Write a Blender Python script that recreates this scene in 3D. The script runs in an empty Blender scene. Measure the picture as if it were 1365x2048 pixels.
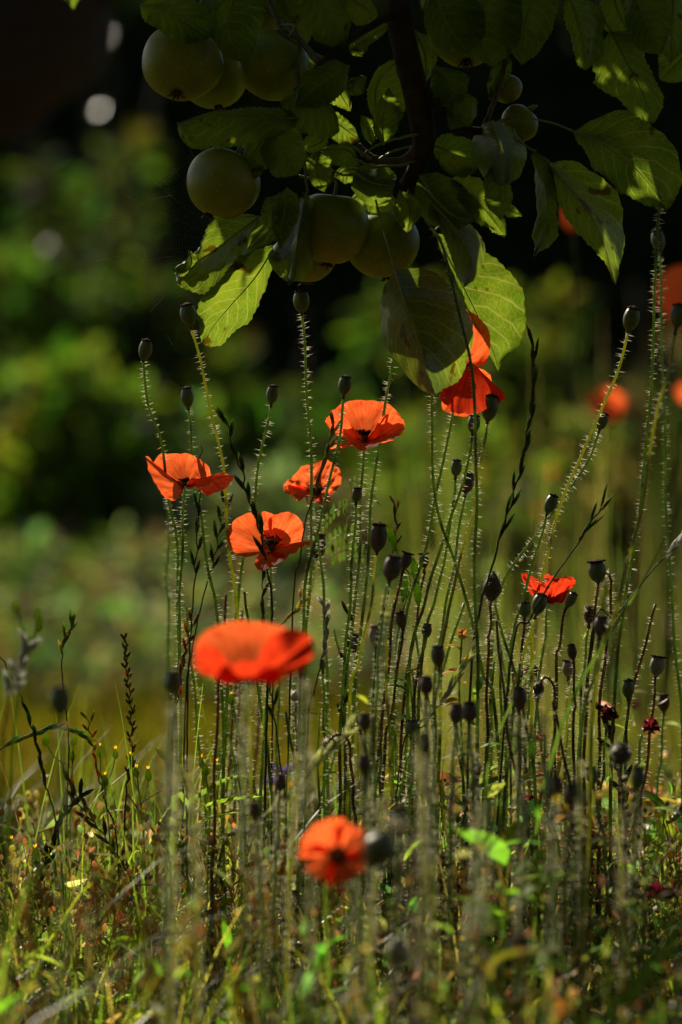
import bpy, math, random
from mathutils import Vector, Matrix, noise
R = math.radians
random.seed(7)
scene = bpy.context.scene
col = scene.collection
# ------------------------------------------------------------------ camera, sky, sun, exposure
DIST, CZ, PXM = 2.39, 0.43, 2500.0
camd = bpy.data.cameras.new('camera'); cam = bpy.data.objects.new('camera', camd); col.objects.link(cam)
cam.location = (0, -DIST, CZ); cam.rotation_euler = (R(90), 0, 0)
camd.sensor_fit = 'VERTICAL'; camd.sensor_height = 36; camd.sensor_width = 24; camd.lens = 105
camd.clip_start = 0.05; camd.clip_end = 300
camd.dof.use_dof = True; camd.dof.focus_distance = DIST - 0.005; camd.dof.aperture_fstop = 3.3
scene.camera = cam
SUN = Vector((-0.38, 0.74, 0.60)).normalized()
EL = math.asin(SUN.z); AZ = math.atan2(SUN.x, SUN.y)
w = bpy.data.worlds.new('World'); scene.world = w; w.use_nodes = True
nt = w.node_tree; nt.nodes.clear()
sky = nt.nodes.new('ShaderNodeTexSky'); sky.sky_type = 'NISHITA'; sky.sun_disc = False
sky.sun_elevation = EL; sky.sun_rotation = AZ
bg = nt.nodes.new('ShaderNodeBackground'); bg.inputs['Strength'].default_value = 0.05
wo = nt.nodes.new('ShaderNodeOutputWorld')
nt.links.new(sky.outputs[0], bg.inputs[0]); nt.links.new(bg.outputs[0], wo.inputs[0])
sl = bpy.data.lights.new('sun', 'SUN'); sl.energy = 5.0; sl.angle = R(0.5); sl.color = (1, 0.89, 0.70)
so = bpy.data.objects.new('sun', sl); col.objects.link(so); so.location = (0, 0, 5)
so.rotation_euler = (-SUN).to_track_quat('-Z', 'Y').to_euler()
scene.view_settings.view_transform = 'Standard'; scene.view_settings.look = 'None'
scene.view_settings.exposure = 0.38; scene.view_settings.gamma = 1
cy = scene.cycles
cy.max_bounces = 5; cy.diffuse_bounces = 3; cy.glossy_bounces = 2; cy.transmission_bounces = 3
cy.caustics_reflective = False; cy.caustics_refractive = False; cy.sample_clamp_indirect = 3
cy.use_denoising = True

def P(px, py, Y=0.0):
    s = (Y + DIST) / DIST / PXM
    return Vector(((px - 682.5) * s, Y, CZ + (1024 - py) * s))
def rnd(a, b): return random.uniform(a, b)
def lerp(a, b, t): return a + (b - a) * t
def pick(s): return random.choice(s)

# ------------------------------------------------------------------ materials
def newmat(name):
    m = bpy.data.materials.new(name); m.use_nodes = True; n = m.node_tree; n.nodes.clear()
    return m, n, n.nodes.new('ShaderNodeOutputMaterial')
def N(n, t, **k):
    x = n.nodes.new(t)
    for a, b in k.items(): setattr(x, a, b)
    return x
def ramp(n, fac, stops):
    r = N(n, 'ShaderNodeValToRGB'); e = r.color_ramp.elements
    while len(e) < len(stops): e.new(0.5)
    for i, (p, c) in enumerate(stops): e[i].position = p; e[i].color = (*c, 1)
    n.links.new(fac, r.inputs[0]); return r.outputs[0]
def noise_fac(n, scale, vec=None, detail=4, rough=.55):
    t = N(n, 'ShaderNodeTexNoise'); t.inputs['Scale'].default_value = scale; t.inputs['Detail'].default_value = detail
    t.inputs['Roughness'].default_value = rough
    if vec is None:
        vec = N(n, 'ShaderNodeTexCoord').outputs['Object']
    n.links.new(vec, t.inputs['Vector']); return t.outputs['Fac']
def mul(n, a, b):
    m = N(n, 'ShaderNodeMix', data_type='RGBA', blend_type='MULTIPLY'); m.inputs[0].default_value = 1
    for s, v in ((6, a), (7, b)):
        if isinstance(v, tuple): m.inputs[s].default_value = (*v, 1)
        else: n.links.new(v, m.inputs[s])
    return m.outputs[2]
def thin(name, refl, trans, tfac=.5, gloss=.06, rough=.4, bump=None):
    """leaf-like sheet: refl / trans are colour sockets or tuples"""
    m, n, out = newmat(name)
    if callable(refl): refl, trans, bump = refl(n)
    d = N(n, 'ShaderNodeBsdfDiffuse'); t = N(n, 'ShaderNodeBsdfTranslucent'); g = N(n, 'ShaderNodeBsdfGlossy')
    g.inputs['Roughness'].default_value = rough
    for nd, c in ((d, refl), (t, trans)):
        if isinstance(c, tuple): nd.inputs['Color'].default_value = (*c, 1)
        else: n.links.new(c, nd.inputs['Color'])
    if bump is not None:
        b = N(n, 'ShaderNodeBump'); b.inputs['Strength'].default_value = .5; b.inputs['Distance'].default_value = .0006
        n.links.new(bump, b.inputs['Height'])
        for nd in (d, t, g): n.links.new(b.outputs[0], nd.inputs['Normal'])
    m1 = N(n, 'ShaderNodeMixShader'); m1.inputs[0].default_value = tfac
    n.links.new(d.outputs[0], m1.inputs[1]); n.links.new(t.outputs[0], m1.inputs[2])
    m2 = N(n, 'ShaderNodeMixShader')
    fr = N(n, 'ShaderNodeFresnel'); fr.inputs[0].default_value = 1.4
    mm = N(n, 'ShaderNodeMath', operation='MULTIPLY'); mm.inputs[1].default_value = gloss * 5
    mm.use_clamp = True
    n.links.new(fr.outputs[0], mm.inputs[0]); n.links.new(mm.outputs[0], m2.inputs[0])
    n.links.new(m1.outputs[0], m2.inputs[1]); n.links.new(g.outputs[0], m2.inputs[2])
    n.links.new(m2.outputs[0], out.inputs[0]); return m
def solid(name, stops, scale=60, rough=.5, spec=.4, bump=.3, bscale=None, sss=0, stretch=None):
    m, n, out = newmat(name)
    p = N(n, 'ShaderNodeBsdfPrincipled')
    vec = None
    if stretch:
        mp = N(n, 'ShaderNodeMapping'); mp.inputs['Scale'].default_value = stretch
        n.links.new(N(n, 'ShaderNodeTexCoord').outputs['Object'], mp.inputs[0]); vec = mp.outputs[0]
    n.links.new(ramp(n, noise_fac(n, scale, vec), stops), p.inputs['Base Color'])
    p.inputs['Roughness'].default_value = rough; p.inputs['Specular IOR Level'].default_value = spec
    if sss:
        p.inputs['Subsurface Weight'].default_value = sss; p.inputs['Subsurface Scale'].default_value = .004
    b = N(n, 'ShaderNodeBump'); b.inputs['Strength'].default_value = bump; b.inputs['Distance'].default_value = .001
    n.links.new(noise_fac(n, bscale or scale * 3, vec), b.inputs['Height']); n.links.new(b.outputs[0], p.inputs['Normal'])
    n.links.new(p.outputs[0], out.inputs[0]); return m

def apple_leaf_nodes(n):
    uv = N(n, 'ShaderNodeUVMap'); sep = N(n, 'ShaderNodeSeparateXYZ'); n.links.new(uv.outputs[0], sep.inputs[0])
    def mth(op, a, b=None, clamp=False):
        x = N(n, 'ShaderNodeMath', operation=op); x.use_clamp = clamp
        for i, v in enumerate((a, b)):
            if v is None: continue
            if isinstance(v, (int, float)): x.inputs[i].default_value = v
            else: n.links.new(v, x.inputs[i])
        return x.outputs[0]
    au = mth('ABSOLUTE', mth('SUBTRACT', sep.outputs[0], .5))          # 0 midrib .. .5 edge
    au15 = mth('POWER', au, 1.25)
    wob = mth('MULTIPLY', noise_fac(n, 9, uv.outputs[0]), .05)
    s = mth('FRACT', mth('MULTIPLY', mth('ADD', mth('SUBTRACT', sep.outputs[1], mth('MULTIPLY', au15, .62)), wob), 8.5))
    d = mth('ABSOLUTE', mth('SUBTRACT', s, .5))
    side = mth('SUBTRACT', 1, mth('MULTIPLY', d, 11), True)
    mid = mth('SUBTRACT', 1, mth('MULTIPLY', au, 42), True)
    vo = N(n, 'ShaderNodeTexVoronoi', feature='DISTANCE_TO_EDGE'); vo.inputs['Scale'].default_value = 26
    n.links.new(uv.outputs[0], vo.inputs['Vector'])
    net = mth('MULTIPLY', mth('SUBTRACT', 1, mth('MULTIPLY', vo.outputs['Distance'], 9), True), .35)
    vein = mth('MAXIMUM', mth('MAXIMUM', mth('MULTIPLY', side, .75), mid), net)
    nf = noise_fac(n, 35)
    base_r = ramp(n, nf, [(.3, (.022, .042, .007)), (.7, (.045, .072, .012))])
    base_t = ramp(n, nf, [(.3, (.13, .27, .006)), (.7, (.30, .42, .014))])
    def mix(a, b):
        m = N(n, 'ShaderNodeMix', data_type='RGBA'); n.links.new(vein, m.inputs[0]); n.links.new(a, m.inputs[6])
        m.inputs[7].default_value = (*b, 1); return m.outputs[2]
    spot = ramp(n, noise_fac(n, 55, None, 3, .4), [(.0, (1, 1, 1)), (.66, (1, 1, 1)), (.70, (.55, .25, .12)), (1, (.35, .15, .08))])
    return mul(n, mix(base_r, (.09, .11, .03)), spot), mul(n, mix(base_t, (.58, .60, .11)), spot), mth('ADD', mth('MULTIPLY', vein, -.8), mth('MULTIPLY', nf, .4))
M = {}
M['apple_leaf'] = thin('apple_leaf', apple_leaf_nodes, None, .48, .016, .5)
def petal_nodes(n, deep=False):
    uv = N(n, 'ShaderNodeUVMap'); mp = N(n, 'ShaderNodeMapping'); mp.inputs['Scale'].default_value = (26, 1.8, 1)
    n.links.new(uv.outputs[0], mp.inputs[0])
    f = noise_fac(n, 1.7, mp.outputs[0], 6, .65)
    sep = N(n, 'ShaderNodeSeparateXYZ'); n.links.new(uv.outputs[0], sep.inputs[0])
    k = ramp(n, sep.outputs[1], [(.0, (.05, .01, .02)), (.09, (.35, .2, .2)), (.22, (1, 1, 1)), (1, (1, 1, 1))])
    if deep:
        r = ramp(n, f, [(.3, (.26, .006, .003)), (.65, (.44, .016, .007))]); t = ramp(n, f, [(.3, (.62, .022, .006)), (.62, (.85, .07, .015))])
    else:
        r = ramp(n, f, [(.3, (.36, .010, .003)), (.65, (.60, .032, .010))]); t = ramp(n, f, [(.28, (.78, .045, .008)), (.46, (1, .14, .028)), (.7, (1, .20, .055))])
    return mul(n, r, k), mul(n, t, k), f
M['petal'] = thin('poppy_petal', petal_nodes, None, .84, .003, .6)
M['petal_red'] = thin('poppy_petal_deep_red', lambda n: petal_nodes(n, True), None, .7, .003, .6)  # crumpled poppy's own deep red; on the skirt petal, shade put into colour
def col_nodes(gain_t, tint_t):
    def f(n):
        a = N(n, 'ShaderNodeAttribute', attribute_name='Col'); a.attribute_type = 'GEOMETRY'
        nf = ramp(n, noise_fac(n, 120), [(.3, (.6, .6, .6)), (.7, (1.25, 1.25, 1.25))])
        r = mul(n, a.outputs['Color'], nf)
        t = mul(n, r, tuple(gain_t * c for c in tint_t))
        return r, t, None
    return f
M['foliage'] = thin('foliage', col_nodes(3.9, (1.15, 1.2, .42)), None, .5, .016, .4)
M['shrub_foliage'] = thin('shrub_foliage', col_nodes(3.0, (1.1, 1.2, .45)), None, .5, .008, .5)
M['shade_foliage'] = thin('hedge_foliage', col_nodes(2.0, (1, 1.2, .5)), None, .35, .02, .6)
M['glossy_leaf'] = thin('glossy_leaf', (.06, .09, .03), (.2, .3, .05), .3, .2, .30)
M['dry'] = thin('dry_matter', col_nodes(2.3, (1.0, 1.02, .55)), None, .55, .02, .5)
M['hair'] = thin('stem_hair', (.85, .80, .55), (1, .95, .66), .55, .25, .3)
def fleshy(name, c1, c2, k=1.6, scale=160):
    def f(n):
        a = ramp(n, noise_fac(n, scale), [(.3, c1), (.7, c2)]); return a, mul(n, a, (k * 1.1, k * 1.2, k * .6)), None
    return thin(name, f, None, .5, .08, .35)
M['stem'] = fleshy('poppy_stem_green', (.10, .145, .04), (.20, .25, .08), 2.1)
M['stem_brown'] = fleshy('poppy_stem_brown', (.10, .055, .03), (.22, .13, .07), 1.6)
M['stem_yellow'] = fleshy('poppy_stem_yellow', (.24, .24, .05), (.36, .33, .09), 2.4)
M['stem_dark'] = solid('grass_stem_dark', [(.3, (.035, .05, .018)), (.7, (.07, .09, .03))], 90, .5, .3, .3, stretch=(1, 1, .15))
M['capsule'] = solid('capsule_green', [(.3, (.07, .10, .035)), (.6, (.13, .16, .065)), (.8, (.05, .045, .02))], 220, .42, .5, .35)
M['capsule_brown'] = solid('capsule_brown', [(.3, (.05, .028, .018)), (.7, (.13, .08, .05))], 260, .5, .5, .4)
M['capsule_pale'] = solid('capsule_pale', [(.3, (.20, .18, .14)), (.7, (.36, .33, .27))], 260, .5, .4, .4)
M['cap'] = solid('capsule_cap', [(.3, (.035, .018, .012)), (.7, (.10, .055, .035))], 300, .9, .08, .5)
M['bud'] = solid('bud_skin', [(.3, (.05, .045, .025)), (.7, (.10, .06, .04))], 200, .6, .3, .4)
M['wilted'] = thin('wilted_petal', (.12, .012, .018), (.25, .02, .03), .4, .03, .5)
M['stamen'] = solid('stamen', [(.3, (.02, .008, .015)), (.7, (.09, .02, .03))], 400, .7, .2, .2)
M['apple'] = solid('apple_skin', [(.25, (.15, .20, .018)), (.55, (.23, .27, .03)), (.8, (.18, .215, .022))], 22, .4, .3, .06, 500, sss=.1)
n_ = M['apple'].node_tree; p_ = [x for x in n_.nodes if x.type == 'BSDF_PRINCIPLED'][0]
base_ = p_.inputs['Base Color'].links[0].from_socket
vo_ = N(n_, 'ShaderNodeTexVoronoi'); vo_.inputs['Scale'].default_value = 260; n_.links.new(N(n_, 'ShaderNodeTexCoord').outputs['Object'], vo_.inputs['Vector'])
dots_ = ramp(n_, vo_.outputs['Distance'], [(.10, (1.8, 1.75, 1.9)), (.22, (1, 1, 1))])
blush_ = ramp(n_, noise_fac(n_, 11, None, 4, .6), [(.48, (1, 1, 1)), (.68, (1.15, .9, .8))])
n_.links.new(mul(n_, mul(n_, base_, dots_), blush_), p_.inputs['Base Color'])
M['calyx'] = solid('apple_calyx', [(.3, (.06, .025, .015)), (.7, (.18, .09, .06))], 300, .8, .2, .5)
M['bark'] = solid('bark', [(.3, (.022, .014, .010)), (.7, (.075, .05, .036))], 70, .85, .2, .9, 160)
M['twig'] = solid('twig_bark', [(.3, (.07, .055, .03)), (.7, (.17, .13, .07))], 150, .7, .3, .5)
M['petiole'] = solid('petiole', [(.3, (.16, .20, .06)), (.7, (.30, .28, .12))], 150, .5, .4, .2)
M['web'] = solid('spider_silk', [(.3, (.55, .55, .5)), (.7, (.7, .7, .66))], 60, .3, .8, 0)
M['purple'] = thin('purple_petal', (.17, .11, .30), (.28, .19, .46), .5, .02, .5)
M['white'] = thin('pale_husk', (.8, .78, .7), (.98, .96, .88), .75, .15, .3)

def ground_mat(name, stops, s1, s2):
    m, n, out = newmat(name); p = N(n, 'ShaderNodeBsdfPrincipled')
    a = ramp(n, noise_fac(n, s1), stops); b = ramp(n, noise_fac(n, s2, None, 6, .7), [(.3, (.55, .55, .5)), (.7, (1.3, 1.3, 1.2))])
    n.links.new(mul(n, a, b), p.inputs['Base Color']); p.inputs['Roughness'].default_value = .9
    p.inputs['Specular IOR Level'].default_value = .0
    bp = N(n, 'ShaderNodeBump'); bp.inputs['Strength'].default_value = 1; bp.inputs['Distance'].default_value = .03
    n.links.new(noise_fac(n, s2, None, 6, .7), bp.inputs['Height']); n.links.new(bp.outputs[0], p.inputs['Normal'])
    n.links.new(p.outputs[0], out.inputs[0]); return m
M['lawn'] = ground_mat('lawn_turf', [(.3, (.095, .095, .006)), (.5, (.14, .115, .010)), (.7, (.10, .115, .008))], .9, 30)
M['soil'] = ground_mat('bed_soil', [(.3, (.045, .032, .02)), (.7, (.09, .065, .04))], 4, 60)

# ------------------------------------------------------------------ mesh helpers
ORG = {}
class MB:
    def __init__(s): s.v = []; s.f = []; s.m = []; s.uv = []; s.c = []
    def add(s, vs, fs, mi=0, uv=None, c=(1, 1, 1)):
        o = len(s.v); s.v += vs; s.f += [tuple(i + o for i in q) for q in fs]; s.m += [mi] * len(fs)
        s.uv += uv if uv else [(0, 0)] * len(vs); s.c += [c] * len(vs)
    def build(s, name, mats, parent=None, smooth=True):
        org = ORG.get(parent, Vector((0, 0, 0))) if parent else Vector((0, 0, 0))
        me = bpy.data.meshes.new(name)
        me.from_pydata([tuple(Vector(p) - org) for p in s.v], [], s.f)
        if not isinstance(mats, (list, tuple)): mats = [mats]
        for m in mats: me.materials.append(m)
        me.polygons.foreach_set('material_index', s.m)
        me.polygons.foreach_set('use_smooth', [smooth] * len(s.f))
        uvl = me.uv_layers.new(name='UVMap'); li = [0] * len(me.loops); me.loops.foreach_get('vertex_index', li)
        flat = []
        for i in li: flat += s.uv[i]
        uvl.data.foreach_set('uv', flat)
        ca = me.color_attributes.new('Col', 'FLOAT_COLOR', 'POINT')
        cf = []
        for c in s.c: cf += (c[0], c[1], c[2], 1)
        ca.data.foreach_set('color', cf)
        me.update()
        o = bpy.data.objects.new(name, me); col.objects.link(o)
        if parent: o.parent = parent
        ORG[o] = org
        return o
def tag(o, label=None, cat=None, group=None, kind=None):
    for k, x in (('label', label), ('category', cat), ('group', group), ('kind', kind)):
        if x: o[k] = x
    return o
def thing(name, label, cat, loc, group=None):
    o = bpy.data.objects.new(name, None); col.objects.link(o); o.location = loc; o.empty_display_size = .02
    ORG[o] = Vector(loc); return tag(o, label, cat, group)

def cr(pts, n):
    """Catmull-Rom through pts, n samples"""
    pts = [Vector(p) for p in pts]; k = len(pts)
    if k == 2: return [pts[0].lerp(pts[1], i / (n - 1)) for i in range(n)]
    seg = [0.0]
    for a, b in zip(pts, pts[1:]): seg.append(seg[-1] + max((b - a).length, 1e-6) ** .7)
    out = []
    for i in range(n):
        s = seg[-1] * i / (n - 1); j = 0
        while j < k - 2 and s > seg[j + 1]: j += 1
        t = (s - seg[j]) / (seg[j + 1] - seg[j])
        p1, p2 = pts[j], pts[j + 1]
        p0 = pts[j - 1] if j else p1 * 2 - p2
        p3 = pts[j + 2] if j + 2 < k else p2 * 2 - p1
        out.append(.5 * ((2 * p1) + (p2 - p0) * t + (2 * p0 - 5 * p1 + 4 * p2 - p3) * t * t + (3 * p1 - p0 - 3 * p2 + p3) * t ** 3))
    return out
def frames(path):
    res = []; up = None
    for i, p in enumerate(path):
        t = (path[min(i + 1, len(path) - 1)] - path[max(i - 1, 0)])
        t = t.normalized() if t.length > 1e-9 else Vector((0, 0, 1))
        if up is None: up = Vector((0, 1, 0)) if abs(t.y) < .9 else Vector((1, 0, 0))
        a = (up - t * up.dot(t)).normalized(); b = t.cross(a); up = a
        res.append((p, t, a, b))
    return res
def tube(mb, path, rad, sides=6, mi=0, c=(1, 1, 1), cap=True):
    fr = frames(path); n = len(fr); vs = []; fs = []; uv = []
    for i, (p, t, a, b) in enumerate(fr):
        r = rad(i / (n - 1)) if callable(rad) else rad
        for k in range(sides):
            an = 2 * math.pi * k / sides
            vs.append(p + (a * math.cos(an) + b * math.sin(an)) * r); uv.append((k / sides, i / (n - 1)))
    for i in range(n - 1):
        for k in range(sides):
            k2 = (k + 1) % sides
            fs.append((i * sides + k, i * sides + k2, (i + 1) * sides + k2, (i + 1) * sides + k))
    if cap:
        fs.append(tuple(range(sides - 1, -1, -1))); fs.append(tuple((n - 1) * sides + k for k in range(sides)))
    mb.add(vs, fs, mi, uv, c)
def hairs(mb, path, dens, ln, mi=1, rr=.00025, c=(1, 1, 1), rad=.001, t0=0, t1=1):
    fr = frames(path); L = sum((b - a).length for a, b in zip(path, path[1:]))
    for _ in range(int(L * dens)):
        s = rnd(t0, t1) * (len(fr) - 1.001); i = int(s); f = s - i
        p = fr[i][0].lerp(fr[i + 1][0], f); _, t, a, b = fr[i]
        an = rnd(0, 6.283); d = a * math.cos(an) + b * math.sin(an)
        d2 = (d + t * rnd(-.25, .25)).normalized(); l = ln * rnd(.55, 1.25); p = p + d * rad * .8
        e1 = t * rr; e2 = d.cross(t) * rr
        mb.add([p + e1, p - e1, p + e2, p - e2, p + d2 * l], [(0, 1, 4), (2, 3, 4)], mi, None, c)
def lathe(mb, base, axis, prof, sides=14, mi=0, c=(1, 1, 1), wob=None):
    axis = Vector(axis).normalized(); a = axis.orthogonal().normalized(); b = axis.cross(a); vs = []; fs = []
    n = len(prof)
    for j, (r, h) in enumerate(prof):
        for k in range(sides):
            an = 2 * math.pi * k / sides; q = r * (wob(an, j / (n - 1)) if wob else 1)
            vs.append(Vector(base) + axis * h + (a * math.cos(an) + b * math.sin(an)) * q)
    for j in range(n - 1):
        for k in range(sides):
            k2 = (k + 1) % sides; fs.append((j * sides + k, j * sides + k2, (j + 1) * sides + k2, (j + 1) * sides + k))
    fs.append(tuple(range(sides - 1, -1, -1))); fs.append(tuple((n - 1) * sides + k for k in range(sides)))
    mb.add(vs, fs, mi, None, c)
def grid(mb, rows, mi=0, uvs=None, c=(1, 1, 1)):
    nr, nc = len(rows), len(rows[0]); vs = [p for r in rows for p in r]
    uv = [(j / (nc - 1), i / (nr - 1)) for i in range(nr) for j in range(nc)]
    fs = [(i * nc + j, i * nc + j + 1, (i + 1) * nc + j + 1, (i + 1) * nc + j) for i in range(nr - 1) for j in range(nc - 1)]
    mb.add(vs, fs, mi, uv, c)

def ground_pt(px, Y):
    s = (Y + DIST) / DIST / PXM
    return Vector(((px - 682.5) * s, Y, -.005))
def stem_path(pts, Y, Yb=None, footpx=None, n=34):
    """pts in photo pixels from the top down; the foot is added on the ground"""
    Yb = Y if Yb is None else Yb
    k = len(pts); q = []
    for i, p in enumerate(pts):
        y = p[2] if len(p) > 2 else lerp(Y, Yb, min(1, max(0, (p[1] - pts[0][1]) / 1100)))
        q.append(P(p[0], p[1], y))
    a, b = pts[-2], pts[-1]
    if footpx is None:
        gy = 1024 + CZ * PXM * DIST / (Yb + DIST)
        sl_ = (b[0] - a[0]) / max(b[1] - a[1], 30); footpx = b[0] + max(-.12, min(.12, sl_)) * max(gy - b[1], 0) * .6
    q.append(ground_pt(footpx, Yb))
    return cr(q, n)

# ------------------------------------------------------------------ poppies
def make_stem(parent, path, mat='stem', hair=True, r0=.00105, r1=.0016, dens=850, ln=.0048, name='stem'):
    mb = MB(); ph = rnd(0, 9)
    for i in range(1, len(path) - 1):
        path[i] = path[i] + Vector((math.sin(i * .9 + ph), math.cos(i * .7 + ph), 0)) * .0007
    tube(mb, path, lambda t: lerp(r0, r1, t), 7)
    if hair: hairs(mb, path, dens, ln, 1, rad=r0)
    return mb.build(name, [M[mat], M['hair']], parent)
PROF = [(.10, -.03), (.16, 0), (.15, .03), (.24, .07), (.38, .18), (.48, .33), (.525, .48), (.52, .62), (.47, .76), (.40, .87), (.35, .93)]
def capsule(parent, p, ax, W, H, mat='capsule', flare=1.0, hairy=False):
    ax = Vector(ax).normalized(); mb = MB()
    lathe(mb, p, ax, [(r * W, h * H) for r, h in PROF], 20, wob=lambda a, t: 1 + .035 * math.cos(10 * a))
    if hairy:
        for _ in range(160):
            d = Vector((rnd(-1, 1), rnd(-1, 1), rnd(-1, 1))).normalized(); q = p + ax * H * .5 + d * W * .5 + ax * (d.dot(ax)) * H * .25
            e = d.orthogonal().normalized() * .00015
            mb.add([q + e, q - e, q + d * .003], [(0, 1, 2)], 1)
    b = mb.build('capsule', [M[mat], M['hair']], parent)
    cp = MB(); k = 10
    fl = flare - 1
    lathe(cp, p + ax * H * .90, ax, [(.33 * W, 0), (.42 * W * flare, .01 * H + fl * .06 * H), (.43 * W * flare, .045 * H + fl * .16 * H), (.30 * W, .085 * H + fl * .08 * H), (.16 * W, .125 * H), (.07 * W, .16 * H)], 40,
          wob=lambda a, t: 1 + (.10 * math.cos(k * a) if .1 < t < .5 else 0))
    for i in range(k):
        an = 2 * math.pi * i / k; a = ax.orthogonal().normalized(); bb = ax.cross(a); d = a * math.cos(an) + bb * math.sin(an)
        tube(cp, [p + ax * H * 1.02 + d * W * .07, p + ax * H * .985 + d * W * .28, p + ax * H * (.95 + fl * .16) + d * W * .42 * flare], .03 * W, 4)
    cp.build('cap', M['cap'], b)
def seed_head(label, head, Y, size, pts, mat='capsule', stem='stem', flare=1.0, hairy=False, wide=1.0, Yb=None, foot=None, dens=850, ln=.0048, group='poppy seed heads on hairy stems', tilt=None, r0=.00105):
    size *= (Y + DIST) / DIST * rnd(.86, 1.04); H = .0180 * size; W = .0112 * size * wide * rnd(.9, 1.12)
    top = pts[0]; path = stem_path(pts, Y, Y + rnd(-.05, .05) if Yb is None else Yb, foot)
    ax = (path[0] - path[1]).normalized()
    hp = P(head[0], head[1], Y); ax2 = (hp - path[0]); ax2.y = ax.y * ax2.length * .5
    ax = ax2.normalized() if ax2.length > .003 else ax
    t = thing('poppy_seed_head', label, 'seed head', path[-1], group)
    make_stem(t, path, stem, dens=dens, ln=ln, r0=r0)
    capsule(t, hp - ax * H * .5, ax, W, H, mat, flare, hairy)
    tube_mb = MB(); tube(tube_mb, [path[0] - ax * .001, hp - ax * H * .48], [.0013, .0013][0], 8)
    tube_mb.build('collar', M['stem_brown'], t)
    return t
def petal(parent, base, rim, bulge=(0, 0, 0), ruf=.0012, seed=0, label=None, rows=22, colsn=44, mat='petal', curl=0):
    """rim: outline points (px,py,Y) from one side of the base round to the other"""
    rim = [(p[0], p[1], base[2] + (p[2] - base[2]) * (.22 if p[2] > base[2] else 1)) for p in rim]
    B = P(*base); rp = cr([P(*p) for p in rim], colsn); bu = Vector(bulge)
    nrm = Vector((0, 0, 0))
    for a, b in zip(rp, rp[1:]): nrm += (a - B).cross(b - B)
    nrm = nrm.normalized() if nrm.length > 1e-9 else Vector((0, -1, 0))
    R_ = []
    for i in range(rows):
        v = i / (rows - 1); row = []
        for j, q in enumerate(rp):
            u = j / (colsn - 1); e = math.sin(math.pi * u) ** .5 if 0 < u < 1 else 0
            p = B.lerp(q, v ** .92) + bu * math.sin(math.pi * v * .62) * e
            ang = u * 9
            wv = noise.noise(Vector((ang * 1.3, v * 1.2, seed * 7.1))) * ruf * 1.6 * v + noise.noise(Vector((ang * 4, v * 3.5, seed * 3.3 + 5))) * ruf * 1.1 * v + noise.noise(Vector((ang * 9, v * 2, seed * 5.3))) * .0007 * v
            p = p + nrm * wv
            if v > .9: p = p + nrm * (curl * (v - .9) * 10 * .001) + (q - B).normalized() * (noise.noise(Vector((ang * 3.5, 0, seed))) * .0016 + noise.noise(Vector((ang * 11, 0, seed))) * .0009) * (v - .9) * 10
            row.append(p)
        R_.append(row)
    mb = MB(); grid(mb, R_); o = mb.build('petal', M[mat], parent)
    if label: o['label'] = label
    return o
def centre(parent, p, ax, s=1.0):
    p = Vector(p); ax = Vector(ax).normalized(); mb = MB()
    lathe(mb, p, ax, [(r * .008 * s, h * .009 * s) for r, h in PROF], 12); lathe(mb, p + ax * .0088 * s, ax, [(.0035 * s, 0), (.005 * s, .0005), (.001 * s, .0015)], 12)
    mb.build('ovary', M['capsule'], parent)
    st = MB(); a = ax.orthogonal().normalized(); b = ax.cross(a)
    for i in range(70):
        an = rnd(0, 6.28); d = a * math.cos(an) + b * math.sin(an); l = rnd(.006, .011) * s; q = p + ax * l + d * l * rnd(.35, .9)
        tube(st, [p + d * .0012, p.lerp(q, .5) + ax * .0008, q], .00018, 3)
        lathe(st, q, ax + d * rnd(-.5, .5), [(.0003, 0), (.0007, .0006), (.0003, .0013)], 5)
    st.build('stamens', M['stamen'], parent)
def poppy(label, pts, Y, Yb=None, mat='stem', foot=None, **k):
    path = stem_path(pts, Y, Y if Yb is None else Yb, foot)
    t = thing('poppy_flower', label, 'poppy', path[-1], 'red poppies in bloom'); make_stem(t, path, mat, **k); return t

# P1 left, open with one wing folded up
y = 0.0
t = poppy('leftmost poppy in focus, orange-red, one petal folded up like a wing', [(370, 978, .0), (366, 1060, .0), (362, 1150, .0), (358, 1300, .0), (352, 1500, .01)], 0, foot=362)
petal(t, (370, 972, 0), [(362, 962, -.006), (330, 955, -.004), (308, 925, .012), (318, 905, .026), (345, 901, .034), (385, 906, .036), (412, 925, .032), (423, 950, .024), (410, 963, .012), (385, 968, .004)], (0, .008, -.002), seed=1)
petal(t, (370, 974, 0), [(363, 968, 0), (330, 945, -.014), (303, 914, -.02), (292, 909, -.024), (296, 922, -.03), (310, 960, -.034), (327, 988, -.03), (345, 998, -.022), (358, 992, -.012), (368, 978, -.004)], (0, -.006, -.002), seed=2)
petal(t, (372, 974, 0), [(378, 966, .004), (400, 963, .010), (440, 961, .004), (468, 967, -.006), (455, 985, -.022), (425, 1001, -.030), (400, 990, -.026), (380, 980, -.012)], (0, -.002, .006), seed=3, ruf=.002)
centre(t, P(370, 972, 0), (-.1, .1, 1), .5)
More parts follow.
